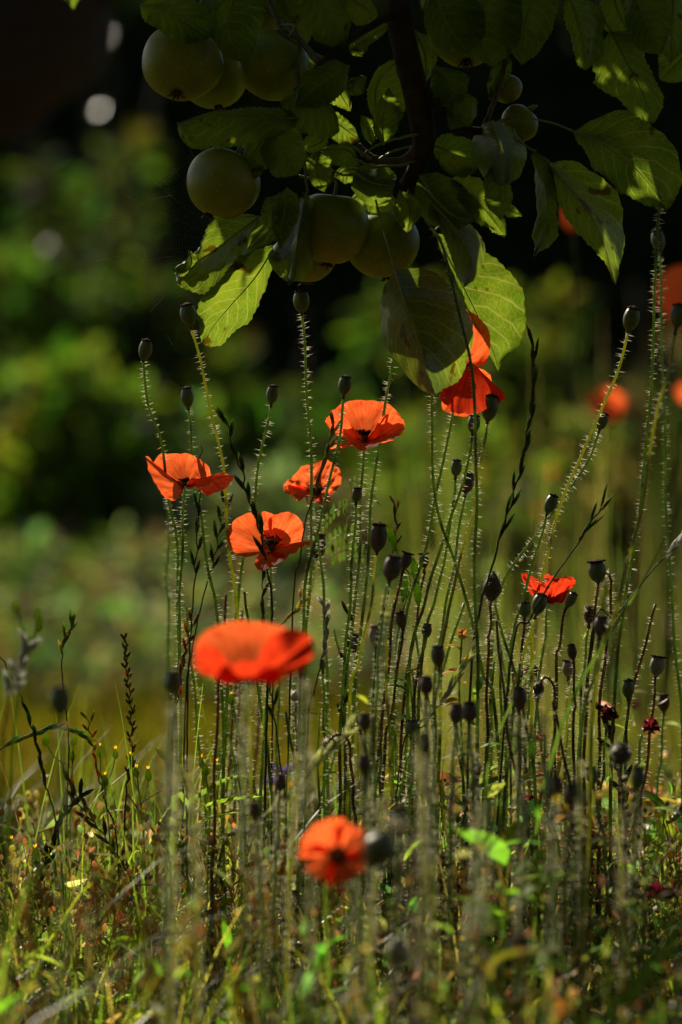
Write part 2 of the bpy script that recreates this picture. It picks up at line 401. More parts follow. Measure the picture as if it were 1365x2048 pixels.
# P2
t = poppy('orange poppy with a tongue-like lower petal, crossed by a dark grass spike', [(541, 1104, .0), (541, 1170, 0), (545, 1230, .02), (535, 1400, .03), (522, 1600, .03)], 0, foot=520)
petal(t, (542, 1100, 0), [(525, 1100, -.004), (505, 1113, -.008), (475, 1110, .002), (456, 1088, .014), (456, 1060, .026), (478, 1034, .036), (512, 1024, .040), (545, 1028, .040), (562, 1045, .034), (565, 1070, .020), (552, 1092, .006)], (0, .008, 0), seed=4)
petal(t, (542, 1100, 0), [(535, 1085, .002), (527, 1055, .006), (545, 1033, .012), (575, 1024, .018), (598, 1035, .022), (608, 1060, .020), (603, 1085, .014), (590, 1096, .008), (560, 1100, .002)], (0, -.004, 0), seed=5)
petal(t, (542, 1102, 0), [(548, 1096, 0), (580, 1092, -.004), (622, 1092, -.012), (600, 1106, -.022), (575, 1121, -.028), (550, 1125, -.022), (543, 1112, -.008)], (0, -.002, .004), seed=6)
petal(t, (540, 1103, 0), [(530, 1104, -.004), (514, 1118, -.02), (511, 1138, -.030), (525, 1144, -.034), (550, 1135, -.034), (575, 1120, -.028), (560, 1108, -.012), (548, 1104, -.003)], (0, -.004, .002), seed=7)
centre(t, P(543, 1101, -.002), (0, -.45, 1), 1.0)
# P3
y = .09
t = poppy('crumpled smaller poppy between two hairy stems, behind a twisted grass spike', [(630, 1012, y), (640, 1100, y), (650, 1250, y), (655, 1500, y)], y, foot=650)
petal(t, (635, 985, y), [(625, 985, y), (600, 990, y - .01), (575, 985, y - .005), (568, 970, y), (590, 948, y + .012), (615, 930, y + .02), (645, 922, y + .022), (672, 930, y + .02), (683, 952, y + .012), (676, 980, y), (655, 988, y)], (0, .006, 0), ruf=.0055, seed=8)
petal(t, (635, 990, y), [(620, 985, y - .004), (590, 978, y - .012), (570, 975, y - .018), (588, 998, y - .024), (612, 1008, y - .026), (645, 1016, y - .024), (664, 1000, y - .02), (655, 990, y - .008)], (0, -.004, .003), ruf=.005, seed=9)
centre(t, P(636, 992, y - .004), (0, -.6, 1), .8)
# P4 bowl
y = .02
t = poppy('wide open orange poppy bowl, highest of the fully open ones, below a green seed head', [(728, 884, y), (724, 960, y), (720, 1080, y), (712, 1200, y), (692, 1400, y)], y, foot=690)
petal(t, (729, 884, y), [(715, 884, y), (690, 872, y + .004), (662, 850, y + .012), (656, 832, y + .022), (672, 812, y + .032), (700, 799, y + .040), (735, 796, y + .043), (770, 803, y + .04), (795, 820, y + .03), (803, 845, y + .018), (785, 868, y + .008), (745, 884, y)], (0, .010, -.001), seed=10, ruf=.0016)
petal(t, (728, 885, y), [(700, 880, y), (675, 862, y - .004), (658, 838, y + .0), (672, 826, y + .004), (698, 835, y + .002), (715, 862, y)], (-.003, -.006, -.002), seed=11)
petal(t, (730, 885, y), [(746, 862, y), (758, 832, y), (780, 824, y + .004), (802, 838, y + .003), (797, 862, y - .004), (770, 882, y - .004), (742, 888, y)], (.003, -.006, -.002), seed=12)
petal(t, (730, 884, y), [(705, 880, y - .008), (672, 884, y - .024), (662, 896, y - .03), (690, 884, y - .035), (735, 892, y - .030), (772, 880, y - .028), (801, 868, y - .020), (780, 868, y - .012), (750, 878, y - .006)], (0, -.004, -.002), seed=13, ruf=.002)
centre(t, P(730, 882, y), (0, 0, 1), .75)
# P5 behind the big leaf
y = .005
t = poppy('deep red poppy behind the apple leaves, one petal upright above a skirt-like one', [(908, 815, y), (906, 835, y), (890, 900, y), (874, 985, y), (862, 1050, y), (842, 1130, y), (815, 1225, y), (790, 1400, y)], y, foot=770)
petal(t, (930, 735, y + .01), [(925, 725, y + .01), (915, 690, y + .014), (912, 650, y + .02), (920, 620, y + .026), (940, 621, y + .026), (965, 640, y + .022), (980, 665, y + .016), (981, 700, y + .01), (970, 728, y + .004), (950, 733, y)], (.0, .006, 0), seed=14)
petal(t, (940, 722, y - .012), [(925, 735, y - .014), (895, 775, y - .020), (878, 792, y - .022), (893, 815, y - .03), (920, 828, y - .036), (950, 828, y - .036), (985, 812, y - .03), (1009, 798, y - .022), (990, 772, y - .016), (955, 735, y - .012)], (0, -.012, 0), seed=15, label='skirt-like petal, its shade put into a deep red colour', ruf=.002, mat='petal_red')  # shaded tone comes from the deeper petal colour
petal(t, (940, 760, y + .02), [(930, 750, y + .02), (950, 735, y + .022), (975, 742, y + .024), (985, 762, y + .024), (975, 800, y + .018), (950, 826, y + .012), (920, 832, y + .01), (890, 822, y + .012), (885, 800, y + .016), (905, 770, y + .02)], (0, .008, 0), seed=16)
centre(t, P(938, 775, y), (0, 0, -1), .9)
# P6 crumpled
y = .03
t = poppy('small crumpled red poppy with frilled upper edge, low on the right', [(1096, 1207, y), (1092, 1260, y), (1082, 1340, y), (1070, 1500, y)], y, foot=1065)
petal(t, (1098, 1205, y), [(1085, 1203, y), (1062, 1185, y + .004), (1043, 1150, y + .016), (1060, 1150, y + .02), (1075, 1156, y + .022), (1095, 1150, y + .024), (1120, 1153, y + .024), (1153, 1160, y + .018), (1135, 1185, y + .008), (1115, 1203, y)], (0, .006, 0), ruf=.006, mat='petal_red', seed=17)
petal(t, (1098, 1207, y), [(1080, 1203, y - .004), (1058, 1180, y - .01), (1045, 1152, y - .006), (1070, 1168, y - .014), (1085, 1158, y - .014), (1105, 1172, y - .018), (1125, 1160, y - .014), (1150, 1164, y - .008), (1132, 1190, y - .01), (1112, 1206, y - .004)], (0, -.006, 0), ruf=.006, mat='petal_red', seed=18)
centre(t, P(1098, 1195, y), (0, 0, 1), .7)
# P7 big front blurred
y = -.44
t = poppy('largest poppy, a wide blurred red bowl nearest the camera, left of centre', [(492, 1360, y), (488, 1450, y), (485, 1600, y), (492, 1900, y)], y, Yb=y - .02, foot=500, ln=.005, dens=2000)
petal(t, (492, 1362, y), [(470, 1360, y), (430, 1352, y + .004), (398, 1325, y + .014), (390, 1290, y + .026), (405, 1262, y + .038), (440, 1244, y + .05), (490, 1238, y + .056), (545, 1244, y + .052), (590, 1262, y + .04), (612, 1295, y + .026), (598, 1330, y + .014), (550, 1358, y + .004), (510, 1364, y)], (0, .012, -.002), seed=19)
petal(t, (490, 1364, y - .006), [(455, 1360, y - .012), (410, 1338, y - .02), (402, 1305, y - .022), (425, 1284, y - .022), (452, 1300, y - .024), (474, 1330, y - .022), (488, 1350, y - .014)], (-.004, -.005, -.002), seed=20, ruf=.004, mat='petal_red')
petal(t, (495, 1364, y - .006), [(505, 1340, y - .014), (515, 1300, y - .022), (540, 1262, y - .022), (580, 1252, y - .018), (612, 1272, y - .016), (616, 1305, y - .02), (590, 1340, y - .022), (545, 1360, y - .014)], (.004, -.008, -.002), seed=21, ruf=.004, mat='petal_red')
petal(t, (492, 1366, y - .004), [(455, 1362, y - .014), (432, 1345, y - .026), (460, 1322, y - .032), (500, 1318, y - .034), (545, 1326, y - .032), (562, 1348, y - .024), (530, 1364, y - .012)], (0, -.006, -.003), seed=22, ruf=.003, mat='petal_red')
centre(t, P(492, 1352, y), (0, 0, 1), .7)
# P8 low front blurred facing camera
y = -.5
t = poppy('round blurred poppy facing the camera, lowest of all, with a dark bud beside it', [(690, 1712, y + .02), (700, 1760, y + .025), (705, 1850, y + .02)], y + .02, foot=705, ln=.005, dens=1800)
for k in range(4):
    a0 = k * 90 + 35; rim = []
    for j in range(9):
        a = R(a0 - 62 + j * 15.5); rr = 66 * (1 if 0 < j < 8 else .55) * rnd(.94, 1.04)
        rim.append((670 + math.cos(a) * rr, 1705 - math.sin(a) * rr * 1.02, y - .018 + (k % 2) * .008 + .004 * math.sin(a)))
    petal(t, (676, 1712, y + .012), rim, (0, .006, 0), ruf=.003, seed=30 + k)
centre(t, P(676, 1712, y + .012), (0, -1, .15), 1.2)

# blurred poppies in the far bed
def far_poppy(label, px, py, Y, wpx, hpx, stempx):
    
    s = (Y + DIST) / DIST
    t = poppy(label, [(px, py + hpx * .45, Y), (px + 6, py + hpx * 2, Y), (stempx, py + 420 / s, Y)], Y, dens=120, r0=.0007)
    b = (px, py + hpx * .45, Y)
    petal(t, b, [(px - wpx * .15, py + hpx * .4, Y), (px - wpx * .45, py + hpx * .1, Y), (px - wpx * .5, py - hpx * .25, Y + .02), (px - wpx * .2, py - hpx * .5, Y + .03), (px + wpx * .2, py - hpx * .5, Y + .03), (px + wpx * .5, py - hpx * .2, Y + .02), (px + wpx * .42, py + hpx * .15, Y), (px + wpx * .15, py + hpx * .42, Y)], (0, .01, 0), seed=px, rows=10, colsn=18)
    petal(t, b, [(px - wpx * .1, py + hpx * .4, Y - .01), (px - wpx * .4, py + hpx * .1, Y - .02), (px - wpx * .3, py - hpx * .1, Y - .02), (px + wpx * .1, py - hpx * .05, Y - .02), (px + wpx * .4, py, Y - .02), (px + wpx * .1, py + hpx * .42, Y - .01)], (0, -.006, 0), seed=px + 1, rows=10, colsn=18)
    centre(t, P(px, py + hpx * .4, Y), (0, 0, 1))
far_poppy('bright blurred poppy cut by the right edge behind a dark seed head', 1372, 600, .9, 120, 135, 1360)
far_poppy('blurred orange poppy in the far bed behind the leaning seed head stems', 1216, 815, 1.7, 74, 74, 1225)
far_poppy('blurred poppy at the right edge, below the brighter one', 1378, 790, 1.9, 46, 46, 1370)
far_poppy('faint blurred pinkish poppy far behind, left of the leaning pair of stems', 1105, 942, 3.0, 17, 17, 1105)
far_poppy('faintest blurred poppy, far back and lowest in the far bed', 1075, 1018, 3.3, 14, 14, 1078)
far_poppy('dim red poppy glimpsed behind the hanging apple leaves', 1147, 437, .9, 58, 66, 1150)

# ------------------------------------------------------------------ seed heads (label, head, Y, size, stem points, options)
S = seed_head
S('dark seed head on the leftmost tall stem, leaning left above the wing-petalled poppy', (291, 700), 0, 1.05, [(287, 722), (299, 817), (321, 880), (339, 1002), (352, 1071), (357, 1200), (362, 1500)], foot=368)
S('seed head on a yellow-green leaning stem, just left of the lowest hanging leaf', (377, 630), .005, 1.15, [(382, 658), (400, 720), (425, 830), (447, 940), (455, 1050), (462, 1130), (475, 1230), (500, 1500)], stem='stem_yellow', foot=510)
S('short green seed head standing directly behind the wing-petalled poppy', (375, 795), .03, .9, [(377, 818), (383, 880), (392, 960), (405, 1060), (420, 1150), (432, 1220), (445, 1400)], foot=450)
S('green seed head at mid height between the wing-petalled poppy and the open bowl', (545, 789), .02, .9, [(542, 812), (528, 880), (515, 950), (505, 1030), (490, 1110), (478, 1180), (465, 1300), (448, 1500)], foot=440)
S('tall seed head right under the cluster of hanging apples', (603, 603), .01, 1.0, [(604, 628), (611, 720), (617, 820), (621, 900), (624, 1000), (622, 1100), (618, 1200), (608, 1400)], foot=600)
S('green seed head rising in front of the open orange bowl', (690, 771), -.02, 1.0, [(687, 796), (682, 850), (672, 910), (655, 985), (635, 1060), (615, 1150), (607, 1240), (600, 1500)], foot=596)
S('small seed head with tidy cap behind the crossing stems right of centre', (913, 936), .02, .85, [(911, 958), (905, 1030), (890, 1110), (872, 1200), (842, 1350)], foot=820)
S('bristly dark seed head tucked behind a stem, right of centre', (935, 966), .04, .95, [(930, 992), (916, 1080), (905, 1150), (888, 1240), (870, 1400)], mat='capsule_brown', hairy=True, foot=860)
S('dark seed head touching the lower rim of the deep red poppy', (948, 848), -.01, .95, [(945, 874), (930, 960), (902, 1030), (876, 1120), (850, 1200), (815, 1400)], foot=800)
S('fat green seed head overlapping the right corner of the deep red poppy', (980, 816), -.03, 1.15, [(975, 846), (962, 930), (950, 1010), (930, 1085), (912, 1160), (893, 1240), (880, 1420)], stem='stem_yellow', foot=868)
S('tiny green seed head below the open orange bowl', (714, 990), 0, .68, [(712, 1008), (708, 1080), (700, 1200), (692, 1300), (682, 1450)], foot=676)
S('large brown seed head on a smooth yellow stem at the centre', (757, 1075), -.02, 1.25, [(754, 1108), (745, 1180), (735, 1250), (715, 1330), (700, 1440)], mat='capsule_brown', stem='stem_yellow', dens=500, foot=690)
S('blurred black seed head just right of the large brown one', (785, 1136), -.17, 1.15, [(778, 1166), (765, 1230), (757, 1330), (750, 1500)], mat='capsule_brown', foot=745, Yb=-.2)
S('brown seed head with a flared cap, left one of two side by side', (812, 1122), 0, .85, [(805, 1146), (790, 1210), (780, 1300), (765, 1450), (750, 1600)], mat='capsule_brown', stem='stem_brown', flare=1.35, foot=740)
S('brown seed head with a flared cap, right one of two side by side', (848, 1122), .03, .8, [(849, 1146), (838, 1210), (825, 1300), (805, 1450)], mat='capsule_brown', stem='stem_brown', flare=1.35, foot=795)
S('blurred brown seed head close right of the tongue-petalled poppy', (637, 1092), .16, 1.1, [(635, 1118), (620, 1200), (602, 1300), (590, 1500)], mat='capsule_brown', stem='stem_yellow', foot=585)
S('seed head at the top of the long stem leaning right', (1263, 638), 0, 1.1, [(1256, 664), (1236, 740), (1200, 830), (1165, 905), (1138, 965), (1118, 1025), (1100, 1090), (1085, 1150), (1065, 1300)], stem='stem_yellow', foot=1055)
S('seed head tucked under the long stem leaning right', (1205, 843), .02, .88, [(1197, 865), (1180, 912), (1150, 965), (1120, 1005), (1078, 1062), (1030, 1128), (1002, 1178), (985, 1300)], foot=975)
S('pale green seed head with a dark spot where two leaning stems meet', (1102, 1008), -.01, .9, [(1093, 1030), (1075, 1100), (1050, 1180), (1030, 1260), (1015, 1400)], foot=1005)
S('blurred bluish seed head behind the tallest stem at the right', (1317, 482), .12, 1.05, [(1320, 508), (1322, 600), (1328, 800), (1333, 1000), (1340, 1150), (1352, 1300), (1365, 1500)], foot=1375)
S('dark blurred seed head at the right edge in front of a red poppy', (1356, 632), -.14, 1.2, [(1351, 668), (1340, 740), (1318, 800), (1305, 880), (1290, 980), (1268, 1080), (1240, 1200), (1190, 1400)], stem='stem_yellow', foot=1160, Yb=-.18, dens=600)
S('wide grey seed head with a frilled cap above the low right poppies', (1195, 1143), -.02, 1.0, [(1197, 1166), (1190, 1240), (1180, 1330), (1170, 1500)], flare=1.25, wide=1.35, stem='stem_brown', foot=1165)
S('small round seed head left of the low crumpled poppy', (1050, 1219), -.01, .75, [(1049, 1240), (1044, 1330), (1040, 1450)], wide=1.15, stem='stem_brown', foot=1038)
S('plump dark green seed head overlapping the low crumpled poppy', (1079, 1208), -.04, 1.1, [(1070, 1237), (1052, 1300), (1025, 1380), (1005, 1480)], wide=1.1, stem='stem_yellow', foot=990)
S('small grey seed head right of the low crumpled poppy', (1142, 1200), 0, .85, [(1131, 1220), (1119, 1290), (1112, 1400)], stem='stem_brown', foot=1105)
S('bristly seed head below the wide frilled one', (1180, 1230), .03, .9, [(1178, 1255), (1168, 1340), (1160, 1450)], mat='capsule_brown', hairy=True, foot=1150)
S('blurred seed head in front of the bristly one at the right', (1203, 1252), -.15, .95, [(1200, 1278), (1188, 1360), (1160, 1500)], mat='capsule_brown', foot=1140, Yb=-.18)
S('brown seed head with ribbed cap beneath the small grey one', (1145, 1304), -.01, .8, [(1148, 1326), (1150, 1400), (1148, 1500)], mat='capsule_brown', stem='stem_brown', foot=1145)
S('bleached seed head with a flared cap standing alone at the right', (1315, 1332), 0, .95, [(1311, 1356), (1304, 1440), (1290, 1560), (1278, 1650)], mat='capsule_pale', stem='stem_brown', flare=1.3, foot=1265)
S('smooth egg-shaped green seed head left of the bleached one', (1257, 1378), -.03, .95, [(1257, 1400), (1254, 1480), (1252, 1600)], foot=1250)
S('blurred dark seed head near the right edge beyond the bleached one', (1328, 1406), .12, .8, [(1328, 1430), (1322, 1520), (1310, 1650)], mat='capsule_brown', foot=1305)
S('whitish seed head with a brown cap among the tangle right of centre', (1138, 1338), .05, .78, [(1137, 1360), (1135, 1430), (1132, 1550)], mat='capsule_pale', flare=1.3, foot=1130)
S('brown seed head on a bending brown stem at the centre', (803, 1240), 0, .8, [(806, 1260), (797, 1330), (782, 1430), (765, 1560)], mat='capsule_brown', stem='stem_brown', foot=745)
S('slender brown seed head close right of the bending brown stem', (854, 1262), .02, .75, [(851, 1284), (838, 1340), (828, 1450)], mat='capsule_brown', stem='stem_brown', foot=820)
S('blurred black seed head below the slender brown one', (877, 1312), -.16, 1.05, [(878, 1342), (872, 1420), (870, 1600)], mat='capsule_brown', foot=865, Yb=-.2)
S('blurred seed head on a whitish furry stem, right of centre', (853, 1372), -.27, 1.0, [(852, 1402), (856, 1500), (862, 1750)], mat='capsule_brown', foot=866, dens=3000, ln=.006, Yb=-.35)
S('blurred dark seed head above another dark one, left of centre bottom', (730, 1445), -.25, .85, [(730, 1470), (735, 1560), (740, 1750)], mat='capsule_brown', foot=742, dens=3000, ln=.006, Yb=-.35)
S('blurred dark seed head right below another one', (729, 1530), -.27, .9, [(730, 1556), (728, 1650), (722, 1800)], mat='capsule_brown', foot=720, dens=3000, ln=.006, Yb=-.35)
S('blurred reddish dark seed head on a thick furry stem at lower centre', (850, 1488), -.32, .95, [(850, 1516), (848, 1620), (842, 1800)], mat='capsule_brown', foot=840, dens=3200, ln=.0065, Yb=-.4)
S('blurred brown seed head right of the red-brown leaves', (940, 1425), -.2, .95, [(940, 1450), (946, 1560), (952, 1750)], mat='capsule_brown', foot=955, dens=2800, ln=.006, Yb=-.3)
S('blurred brown seed head leaning on its right neighbour', (913, 1428), -.22, .95, [(912, 1454), (905, 1560), (900, 1750)], mat='capsule_brown', foot=898, dens=2600, ln=.006, Yb=-.3)
S('tall blurred seed head above a grey furry stem, right', (1040, 1398), -.22, 1.15, [(1040, 1430), (1038, 1540), (1035, 1750)], mat='capsule_brown', foot=1033, dens=3200, ln=.0065, Yb=-.3)
S('blurred green-black seed head below the round furry bud', (1277, 1557), -.28, 1.1, [(1276, 1588), (1272, 1680), (1265, 1850)], foot=1262, Yb=-.35, dens=2500, ln=.006)
S('blurred seed head on a crooked stem, lower right', (1184, 1552), -.14, .8, [(1188, 1576), (1200, 1640), (1212, 1750)], foot=1215, Yb=-.2)
S('blurred brown seed head, left one of a low pair', (1112, 1574), -.3, .9, [(1110, 1600), (1104, 1700), (1098, 1850)], mat='capsule_brown', foot=1095, dens=2800, ln=.006, Yb=-.35)
S('blurred brown seed head, right one of a low pair', (1143, 1592), -.28, .95, [(1142, 1620), (1135, 1720), (1128, 1850)], mat='capsule_brown', foot=1125, dens=2800, ln=.006, Yb=-.35)
S('small round dark seed head blurred above the lowest poppy on the left', (510, 1622), -.3, .72, [(512, 1642), (516, 1720), (525, 1850)], mat='capsule_brown', wide=1.25, foot=530, dens=3200, ln=.0065, Yb=-.4)
S('big black blurred seed head alone at the far left', (120, 1402), -.5, 1.3, [(121, 1445), (124, 1550), (130, 1800)], wide=1.15, foot=135, Yb=-.55, dens=600)
S('blurred dark green seed head close left of the largest poppy', (346, 1366), -.42, 1.15, [(347, 1405), (340, 1520), (335, 1750)], foot=332, Yb=-.5, dens=3000, ln=.007)
S('blurred seed head over a purple blossom', (562, 1566), -.22, .8, [(560, 1592), (555, 1680), (548, 1800)], mat='capsule_brown', foot=545, dens=2600, ln=.006, Yb=-.3)
S('blurred bud-like green head with a red top touching the largest poppy', (603, 1320), -.42, 1.2, [(604, 1360), (610, 1480), (618, 1700)], foot=622, Yb=-.5, dens=2600, ln=.006)
S('pale blurred seed head hanging among stems at the centre', (752, 1272), .14, .95, [(752, 1298), (748, 1380), (742, 1500)], mat='capsule_pale', foot=740)
S('small brown seed head left of the pale blurred one', (712, 1288), .1, .9, [(711, 1312), (706, 1400), (700, 1520)], mat='capsule_brown', foot=698)
S('blurred dark seed head in the lower right tangle near the lowest poppy', (800, 1640), -.34, 1.2, [(800, 1672), (796, 1760), (790, 1900)], foot=788, Yb=-.4, dens=2400, ln=.006)
S('large blurred blue-green seed head at the bottom right of centre', (1040, 1905), -.5, 1.5, [(1040, 1950), (1040, 1990), (1042, 2030)], wide=1.15, foot=1042, Yb=-.52)
S('blurred dark seed head low at the left of the furry stems', (952, 1540), -.18, .8, [(952, 1562), (950, 1640), (946, 1760)], mat='capsule_brown', foot=944, dens=2400, ln=.006)
S('dark capsule half hidden low behind grey leaves', (1075, 1380), .04, .95, [(1074, 1404), (1070, 1480), (1066, 1600)], foot=1064)
S('blackish seed head between the stems left of the pale husked grass', (645, 1330), .05, .5, [(646, 1345), (648, 1420), (650, 1600)], foot=652)
S('small dark green seed head under the drooping furry bud', (824, 1455), -.05, .8, [(822, 1476), (818, 1560), (812, 1700)], wide=1.2, foot=810)

# bare stems whose head is hidden by leaves
def bare(label, pts, Y, mat='stem', foot=None, dens=850, ln=.0048, Yb=None, group=None, r0=.00105):
    path = stem_path(pts, Y, Yb, foot); t = thing('poppy_plant', label, 'poppy plant', path[-1], group)
    make_stem(t, path, mat, dens=dens, ln=ln, r0=r0); return t
bare('hairy stem rising behind the big dark leaf at the centre', [(792, 650), (787, 720), (770, 820), (757, 890), (745, 990), (738, 1080), (725, 1250), (705, 1450)], .02, foot=695)
bare('dark bending stem crossing in front of the deep red poppy', [(862, 455), (880, 480), (905, 560), (925, 650), (943, 740), (952, 840), (953, 1000), (950, 1100), (953, 1240), (956, 1450)], -.07, foot=960)
bare('hairy stem below the big dark leaf, curving right across the others', [(872, 740), (864, 800), (863, 850), (868, 960), (882, 1050), (912, 1130), (940, 1220), (965, 1350), (995, 1450)], -.01, foot=1010)
bare('tallest hairy stem at the right, its top hidden by a leaf', [(1322, 395), (1314, 450), (1312, 560), (1306, 700), (1296, 860), (1282, 1000), (1262, 1130), (1248, 1230), (1228, 1400)], -.01, foot=1215)
bare('thin stem far left of the wing-petalled poppy stem, blurred', [(338, 1000), (335, 1150), (338, 1350)], .25, foot=340, dens=400)
G = 'bare hairy stems crowding the poppy patch'
LB = 'thin hairy green stem rising through the crowded poppy patch'
for i in range(62):
    x0 = random.choice([rnd(380, 640), rnd(560, 1010), rnd(640, 1010), rnd(1000, 1330)]); Y = rnd(-.1, .22); t0 = rnd(1180, 1560)
    dx = random.gauss(0, 85)
    bare(LB, [(x0 + dx, t0), (x0 + dx * rnd(.4, .8), lerp(t0, 2050, .3)), (x0 + dx * .2 + rnd(-8, 8), lerp(t0, 2050, .65))], Y, mat=pick(['stem', 'stem', 'stem_brown', 'stem_yellow']), foot=x0, group=G, Yb=Y + rnd(-.05, .05))
G2 = 'furry out-of-focus stems in front'
for i, x0 in enumerate([345, 395, 575, 735, 850, 868, 930, 955, 1040, 1110, 1165, 1245]):
    t0 = rnd(1420, 1620); Y = rnd(-.52, -.3); dx = rnd(-35, 35)
    bare('furry pale stem blurred in front of the poppy patch', [(x0 + dx, t0), (x0 + dx * .5, t0 + 180), (x0, t0 + 350)], Y, foot=x0 + rnd(-15, 15), dens=2300, ln=.0058, group=G2, mat=pick(['stem', 'stem_yellow']))

# nodding furry buds
def nod_bud(label, pts, Y, W, H, foot, ax=(0, 0, -1), mat='bud', r0=.0011):
    path = stem_path(pts, Y, Y, foot, 44); t = thing('poppy_bud', label, 'bud', path[-1], 'furry poppy buds')
    make_stem(t, path, 'stem_brown', r0=r0, dens=1600)
    mb = MB(); ax = Vector(ax).normalized(); p = path[0] - ax * .001
    lathe(mb, p, ax, [(W * .5 * math.sin(math.pi * (i / 12) ** .85) + .0004, H * i / 12) for i in range(13)], 16, wob=lambda a, t_: 1 + .05 * math.cos(2 * a))
    c = p + ax * H * .5
    for _ in range(260):
        d = Vector((rnd(-1, 1), rnd(-1, 1), rnd(-1, 1))).normalized(); k = d.dot(ax); q = c + (d - ax * k) * W * .47 + ax * k * H * .5
        e = d.orthogonal().normalized() * .00014
        mb.add([q + e, q - e, q + d * rnd(.002, .004)], [(0, 1, 2)], 1)
    mb.build('bud_husk', [M[mat], M['hair']], t); return t
nod_bud('oval brown furry bud standing upright with a pointed tip', [(983, 1202), (980, 1260), (975, 1380)], -.01, .014, .025, 972, ax=(.08, 0, 1))
nod_bud('dark red furry bud nodding on a crooked stem at the centre', [(664, 1478), (672, 1470), (690, 1474), (700, 1500), (706, 1580), (712, 1700)], -.03, .011, .012, 716, ax=(-.3, 0, -1))
nod_bud('furry bud on a hooked stem beside the wide frilled seed head', [(1204, 1150), (1212, 1146), (1221, 1158), (1223, 1200), (1214, 1300), (1200, 1450)], .0, .006, .009, 1195, ax=(-.5, 0, -1))
nod_bud('small furry bud on an arched stem in the tangle right of centre', [(1082, 1366), (1092, 1354), (1104, 1365), (1110, 1400), (1108, 1480), (1100, 1600)], -.02, .008, .012, 1098, ax=(-.4, 0, -1))
nod_bud('round brownish furry ball on a stalk at the lower right', [(1242, 1528), (1246, 1600), (1252, 1720)], -.2, .016, .017, 1255, ax=(-.05, 0, 1))
nod_bud('pale furry ball on a thin stem right of the largest poppy', [(592, 1402), (594, 1480), (600, 1600)], .06, .009, .010, 604, ax=(0, 0, 1), mat='capsule_pale')
nod_bud('grey green blurred bud with a bright furry top at bottom centre', [(792, 1932), (793, 1980), (795, 2010)], -.42, .016, .020, 796, ax=(.1, 0, 1), mat='capsule_pale')
nod_bud('blurred dark bud hanging right beside the lowest poppy', [(775, 1668), (800, 1640), (820, 1680), (826, 1800)], -.52, .02, .026, 828, ax=(-.55, -.1, -1), mat='capsule')

# wilted flowers
def wilted(label, px, py, Y, pts, sz=1.0, foot=None):
    path = stem_path(pts, Y, Y, foot); t = thing('wilted_poppy', label, 'poppy', path[-1], 'wilted dark poppies'); make_stem(t, path)
    for k in range(5):
        a = k * 1.257 + .4; rim = [(px + math.cos(a + j * .32) * 24 * sz * rnd(.6, 1), py - math.sin(a + j * .32) * 17 * sz * rnd(.6, 1), Y + rnd(-.008, .008)) for j in range(-3, 4)]
        petal(t, (px, py, Y), rim, (rnd(-.003, .003), rnd(-.004, .004), .003), ruf=.006, seed=px + k, rows=9, colsn=16, mat='wilted')
wilted('wilted dark maroon poppy drooping beside a pale seed head', 1302, 1456, -.02, [(1284, 1470), (1278, 1520), (1270, 1600)], 1, 1262)
wilted('wilted nearly black poppy with a bright green leaf behind', 1218, 1432, -.01, [(1212, 1448), (1208, 1540), (1200, 1640)], 1, 1195)
wilted('drooping wilted crimson poppy at the lower right edge', 1318, 1790, -.2, [(1312, 1745), (1300, 1735), (1290, 1780), (1288, 1850)], 1.4, 1286)
wilted('wilted purplish poppy in the brown tangle, lower right', 1058, 1610, .0, [(1058, 1625), (1055, 1700), (1050, 1800)], 1.1, 1048)
wilted('small wilted maroon poppy in the right tangle near the grey leaves', 1062, 1345, .03, [(1060, 1358), (1056, 1430), (1050, 1520)], .6, 1048)

# ------------------------------------------------------------------ apple tree
tree = thing('apple_tree', 'apple tree branch hanging over the poppies with green apples and toothed leaves', 'apple tree', (1.35, .55, 0))
mb = MB()
tube(mb, cr([(1.35, .55, -.05), (1.36, .55, .35), (1.30, .52, .9), (1.22, .45, 1.5), (1.1, .3, 2.0), (.95, .2, 2.4)], 40), lambda t: lerp(.085, .04, t) * (1 + .06 * math.sin(t * 40)), 18)
mb.build('trunk', M['bark'], tree)
mb = MB()
tube(mb, cr([(1.25, .47, 1.45), (.9, .25, 1.6), (.5, .05, 1.5), (.2, -.02, 1.25), P(790, -120, -.02), P(797, -30, -.02), P(803, 60, -.02), P(824, 150, -.018), P(842, 230, -.015), P(848, 290, -.01), P(835, 335, -.005), P(812, 372, 0)], 90),
     lambda t: lerp(.03, .0105, min(1, t * 1.5)) if t < .93 else lerp(.0105, .006, (t - .93) / .07), 14)
br = mb.build('branch', M['bark'], tree)
def twig(pts, r0, r1, mat='twig', parent=None, name='twig'):
    mb = MB(); path = cr([P(*p) for p in pts], 24)
    for i in range(1, 23): path[i] = path[i] + Vector((rnd(-1, 1), rnd(-1, 1), rnd(-1, 1))) * .0004
    tube(mb, path, lambda t: lerp(r0, r1, t), 8); return mb.build(name, M[mat], parent or br)
twig([(806, 15, -.02), (760, 42, -.035), (700, 80, -.045), (645, 125, -.05), (600, 175, -.05), (545, 232, -.045), (505, 280, -.03), (478, 318, -.01)], .0034, .0018, 'bark')
twig([(850, 205, -.015), (872, 185, -.02), (880, 200, -.022), (900, 225, -.02), (935, 258, -.015), (965, 262, -.01)], .008, .003, 'bark')
twig([(845, 285, -.01), (815, 318, -.01), (780, 325, -.01), (742, 315, -.01), (715, 290, -.01)], .005, .003)
twig([(835, 325, 0), (825, 380, 0), (808, 420, .0), (795, 450, .005)], .0045, .0025)
twig([(965, 262, -.01), (985, 215, -.01), (1000, 170, 0), (1010, 120, .0)], .0022, .0018)
twig([(600, 175, -.05), (590, 120, -.03), (560, 50, -.01), (530, -20, .0)], .0022, .002)
